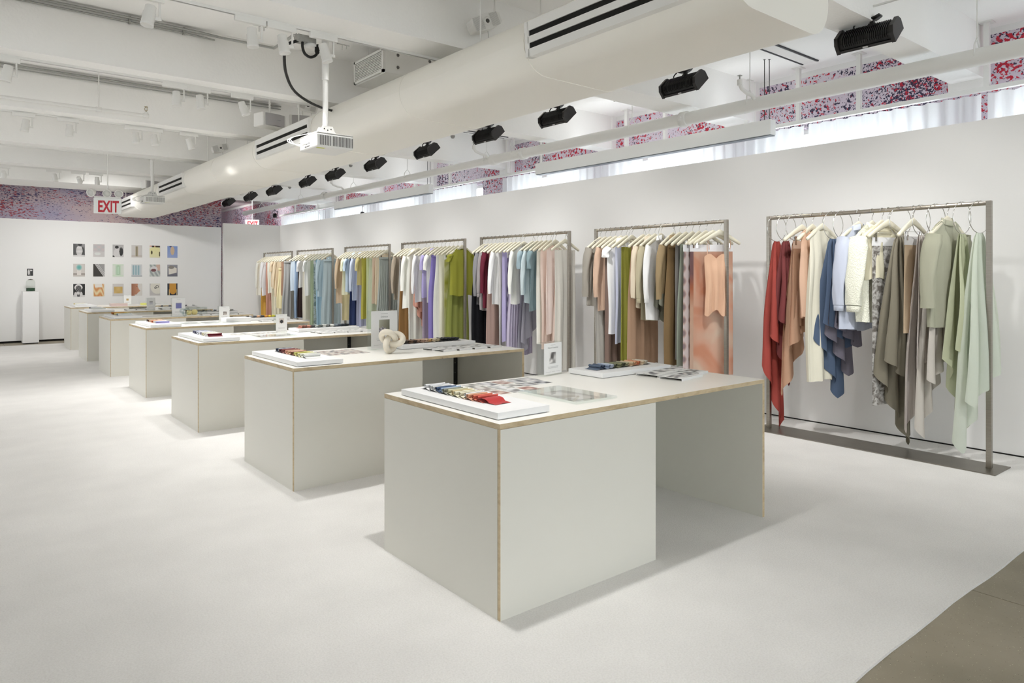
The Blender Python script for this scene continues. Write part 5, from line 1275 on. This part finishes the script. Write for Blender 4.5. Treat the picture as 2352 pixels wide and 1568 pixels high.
KIND = {'yard': 'hanging fabric length', 'top': 'top', 'dress': 'dress', 'pants': 'trousers', 'skirt': 'skirt', 'clip': 'panel', 'cami': 'camisole'}
CATN = {'yard': 'fabric', 'top': 'top', 'dress': 'dress', 'pants': 'trousers', 'skirt': 'skirt', 'clip': 'fabric panel', 'cami': 'camisole'}
OBN = {'yard': 'fabric_length', 'top': 'top', 'dress': 'dress', 'pants': 'trousers', 'skirt': 'skirt', 'clip': 'hanging_fabric', 'cami': 'camisole'}
def make_garment(k, i, spec, prev, tight):
    typ, colw, noun, rgb, y, zb, o = spec
    r = np.random.default_rng(1000*k+i); H = max(.25, RZ-zb); loc = (RX, y, RZ)
    rz = math.radians(o['yaw'])+float(r.uniform(-.03, .03)) if 'yaw' in o else float(r.uniform(-.26, -.04))-(.12 if not tight else 0)
    tk = 1.0 if not tight else .62       # garments press together on the full racks
    mat = pat_mat(o['pat'], rgb, i+1) if 'pat' in o else fabric(rgb, o.get('sheer', 0), (2 if o.get('knit') else 0))
    nm = OBN[typ]
    if 'shirt' in noun: nm = 'shirt'
    elif 'sweater' in noun or 'cardigan' in noun: nm = 'sweater'
    elif 'jacket' in noun or 'blazer' in noun: nm = 'jacket'
    parts = []
    if typ == 'top' or typ == 'dress':
        wt = o.get('tw', .205); long = H > .95
        sl = o.get('sl', 'none')
        if sl == 'none' and 'tw' not in o: wt = .185
        strap = tight and (typ == 'dress' or sl == 'none') and i % 4 != 0
        th = (.035+.018*o.get('fat', 0)+(.01 if not tight else 0))
        if long: wh = wt*r.uniform(.92, 1.12); fo = .016
        else: wh = wt*r.uniform(1.0, 1.1); fo = .009
        V, F = body_shell(H, wt, wh, th*(tk if not o.get('fat') else 1), r, fold=fo*(1 if tight else 1.4), nf=r.uniform(2.2, 4.2) if long else 2.2, waist=-.03 if (typ == 'dress' and not long) else None, ribs=26 if o.get('rib') or 'ribbed' in noun else 0, neck=(.085 if sl != 'none' else .10), zs=(-.235 if strap else None), drop=.012 if tight else 0)
        if strap: V = [(p[0]*.86, p[1], p[2]) for p in V]
        b = MB().add(V, F, True).obj(nm, mat, loc=loc, rot=(0, 0, rz))
        if strap:
            for s in (-1, 1): MB().tube([(s*.11, -.016, -.25), (s*.115, 0, ztop(.115)+.002), (s*.11, .016, -.25)], .0022, 6).obj('strap', mat, b)
        if sl in ('long', 'short', 'cap'):
            Ls = {'long': min(.60, max(.5, H-.12)), 'short': .24, 'cap': .11}[sl]
            fat = 1+.35*o.get('fat', 0)+.25*(not tight)
            for s in (-1, 1):
                V, F = sleeve(s, wt, Ls, r, ry0=.062*fat*(1 if not tight else .8), ry1=(.045 if sl == 'long' else .055)*fat*(1 if not tight else .8), rx0=.042, rx1=.026*fat, flare=.012 if sl == 'cap' else 0, ribs=9 if o.get('rib') else 0)
                q = MB().add(V, F, True).obj('sleeve', mat, b)
                if sl == 'long' and ('shirt' in noun or 'blouse' in noun or o.get('knit') or 'cardigan' in noun):
                    vv = V[-20:]; c = Vector((sum(p[0] for p in vv)/20, sum(p[1] for p in vv)/20, vv[0][2]))
                    ring = []
                    for tz, s_ in ((.005, .9), (-.005, .98), (-.05, .95), (-.052, .85)):
                        ring += [(c.x+(p[0]-c.x)*s_*.95, c.y+(p[1]-c.y)*s_*.92, c.z+tz) for p in vv]
                    MB().add(ring, grid_faces(4, 20, True), True).obj('cuff', mat, q)
        if o.get('collar') or ('shirt' in noun and sl in ('long', 'short')) or 'jacket' in noun or 'blazer' in noun:
            m_ = MB(); nn = 18; v = []
            for j, (rr, dz) in enumerate(((.070, -.045), (.062, .004), (.074, -.004), (.088, -.050))):
                for i_ in range(nn+1):
                    a = math.radians(-75+330*i_/nn); v.append((rr*math.cos(a), rr*.55*math.sin(a), -.105+dz-.02*abs(math.cos(a))))
            m_.add(v, grid_faces(4, nn+1, False), True).obj('collar', mat, b)
        elif (sl != 'none' or 'mock' in noun) and not tight:
            v = []
            for rr, dz in ((.074, -.03), (.066, .012), (.064, .012), (.064, -.03)):
                for i_ in range(20): a = 2*math.pi*i_/20; v.append((rr*math.cos(a), rr*.45*math.sin(a), -.112+dz-.028*(math.sin(a) < 0)*abs(math.sin(a))))
            MB().add(v, grid_faces(4, 20, True), True).obj('neckband', mat, b)
        if 'buttoned' in noun or (nm == 'shirt' and not tight):
            for z in np.arange(-.26, -H+.08, -.09): MB().lathe([(.001, 0), (.006, 0), (.007, .002)], c=(.01, -th*1.35, float(z)), axis='y', n=8).obj('button', M('button_shell', (200, 190, 170), .3), b)
        place_hanger('wood', k, y, rz, colw+' '+noun)
    elif typ == 'pants':
        top = .245; b = None
        for s in (-1, 1):
            V, F = body_shell(H, .105, .125, .032*tk+.008, r, fold=.010, zs=-top, n=36, m=22, nf=1.6, hemw=.01)
            V = [(p[0]+s*(.075+.035*min(1, (-p[2]-top)/.6)), p[1]+s*.006, p[2]) for p in V]
            q = MB().add(V, F, True)
            if b is None: b = q.obj(nm, mat, loc=loc, rot=(0, 0, rz))
            else: q.obj('leg', mat, b)
        V = [];  nn = 30
        for dz, e in ((.012, 0), (.014, .004), (-.03, .004), (-.032, 0)):
            V += [((.175+e)*math.cos(2*math.pi*a/nn), (.03+e)*math.sin(2*math.pi*a/nn), -top+dz) for a in range(nn)]
        MB().add(V, grid_faces(4, nn, True), True).obj('waistband', mat, b)
        place_hanger('clip', k, y, rz, colw+' '+noun); parts = 'clips'
    elif typ == 'skirt':
        topz = RZ-o['top'] if 'top' in o else .245
        pl = 'pleat' in noun
        V, F = body_shell(H, .16, .215, .034*tk+.01, r, fold=.012, zs=-topz, n=120 if pl else 64, nf=11 if pl else 4)
        b = MB().add(V, F, True).obj(nm, mat, loc=loc, rot=(0, 0, rz))
        V = []; nn = 30
        for dz, e in ((.012, 0), (.014, .004), (-.03, .006), (-.032, 0)):
            V += [((.162+e)*math.cos(2*math.pi*a/nn), (.022+e)*math.sin(2*math.pi*a/nn), -topz+dz) for a in range(nn)]
        MB().add(V, grid_faces(4, nn, True), True).obj('waistband', mat, b)
        place_hanger('clip', k, y, rz, colw+' '+noun); parts = 'clips' if 'top' not in o else []
    elif typ == 'clip':
        w = o['w']/2; h0 = .245; hd = .075
        V = []; n = 40; m = 22; ph = r.uniform(0, 6.28, 3)
        for j in range(m):
            t = j/(m-1); z = -(h0+hd)-(H-h0-hd)*t
            for i_ in range(n):
                a = 2*math.pi*i_/n; u = math.copysign(abs(math.cos(a))**.7, math.cos(a))
                V.append((u*w*(1+.03*t), .004*math.sin(a)+.010*(.2+.8*t)*math.sin(4*u+ph[0]+t)+.006*math.sin(9*u+ph[1])*t, z+.004*math.sin(3*u+ph[2])*t))
        b = MB().add(V, grid_faces(m, n, True), True).obj(nm, mat, loc=loc, rot=(0, 0, rz))
        hc = M('header_card_%d_%d_%d' % o['hdr'], o['hdr'], .6)
        MB().box((-w*1.01, -.0045, -(h0+hd)), (w*1.01, .0045, -h0)).obj('header_card', hc, b)
        place_hanger('clip', k, y, rz, colw+' '+noun); parts = 'clips'
    elif typ == 'yard':
        W1 = o['w']*.86; W0 = .075; up = RZ-o['up']; nf = r.uniform(2.2, 3.4); ph = r.uniform(0, 6.28, 6)
        ns, nt = 60, 32; V = []
        flip = 1 if r.uniform() < .5 else -1
        def tail(side, L, lo, amp):
            rows = []
            for j in range(nt):
                t = j/(nt-1); row = []
                for i_ in range(ns):
                    s = i_/(ns-1); ss = s if flip > 0 else 1-s
                    # oblique, stepped hem: one corner of the cloth hangs lower
                    hem = L*(1-lo*abs(ss-.12)*1.1)
                    Wt = W0+(W1-W0)*t**.65
                    x = (s-.5)*Wt
                    A = (.006+amp*t**.8)
                    zz = math.sin(2*math.pi*nf*s+ph[0]+.6*math.sin(2.2*t+ph[1]))
                    zz = math.asin(max(-1, min(1, zz*.985)))/1.4
                    yy = side*(.010+.040*sm(t*1.5))+A*zz+.008*math.sin(6*t+ph[2])*t
                    x += A*.7*math.cos(2*math.pi*nf*s+ph[0])
                    zt = -.108-math.sqrt(max(0, .132**2-(x*.6)**2 if j == 0 else .132**2-((s-.5)*W0*.8)**2))+.003
                    row.append((x, yy if j else side*.002, zt-t*(hem+zt)))
                rows.append(row)
            return rows
        A_ = tail(-1, up, .20, .026); B_ = tail(1, H, .34, .034)
        rows = A_[::-1]+B_
        for row in rows: V += row
        b = MB().add(V, grid_faces(len(rows), ns, False), True).obj(nm, mat, loc=loc, rot=(0, 0, rz))
        place_hanger('ring', k, y, rz, colw+' '+noun)
    elif typ == 'cami':
        V, F = body_shell(H, .125, .12, .03, r, fold=.012, zs=-.40, waist=-.012, nf=3, hemw=.07)
        V = [(p[0]-.05, p[1]-.055, p[2]+(.05*abs(math.sin(p[0]*22)) if p[2] > -.41 else 0)) for p in V]
        b = MB().add(V, F, True).obj(nm, mat, loc=loc, rot=(0, 0, rz))
        for s in (-1, 1): MB().tube([(s*.09-.05, -.050, -.36), (s*.11-.03, -.02, -.26), (s*.12, 0, ztop(.12)+.002), (s*.11, .01, -.30)], .0035, 6).obj('strap', mat, b)
        place_hanger('wood', k, y, rz, colw+' '+noun)
    if parts == 'clips':
        top = (o.get('hdr') and .245) or .245
        w_ = (o['w']/2*.8 if 'w' in o else .12)
        for s in (-1, 1): MB().box((s*w_-.010, -.010, -top-.035), (s*w_+.010, -.006, -top+.045)).box((s*w_-.010, .006, -top-.035), (s*w_+.010, .010, -top+.045)).tube([(s*w_, -.008, -top+.03), (s*w_, .008, -top+.03)], .006, 8).obj('clip', CHROME, b)
    if prev is None: where = 'at the far end of the %s' % RN[k]
    else: where = 'on the %s, next to the %s %s' % (RN[k], prev[1], prev[2].split()[-1])
    lab = '%s %s %s' % (colw, noun, where)
    if len(lab.split()) > 16: lab = '%s %s on the %s, next to the %s one' % (colw, noun, RN[k], prev[1])
    tag(b, lab, CATN[typ], 'garments on the %s' % RN[k])
    return b
for k, rows in enumerate(RACK_GARMENTS):
    prev = None
    for i, spec in enumerate(rows):
        make_garment(k, i, spec, prev, k > 0); prev = spec
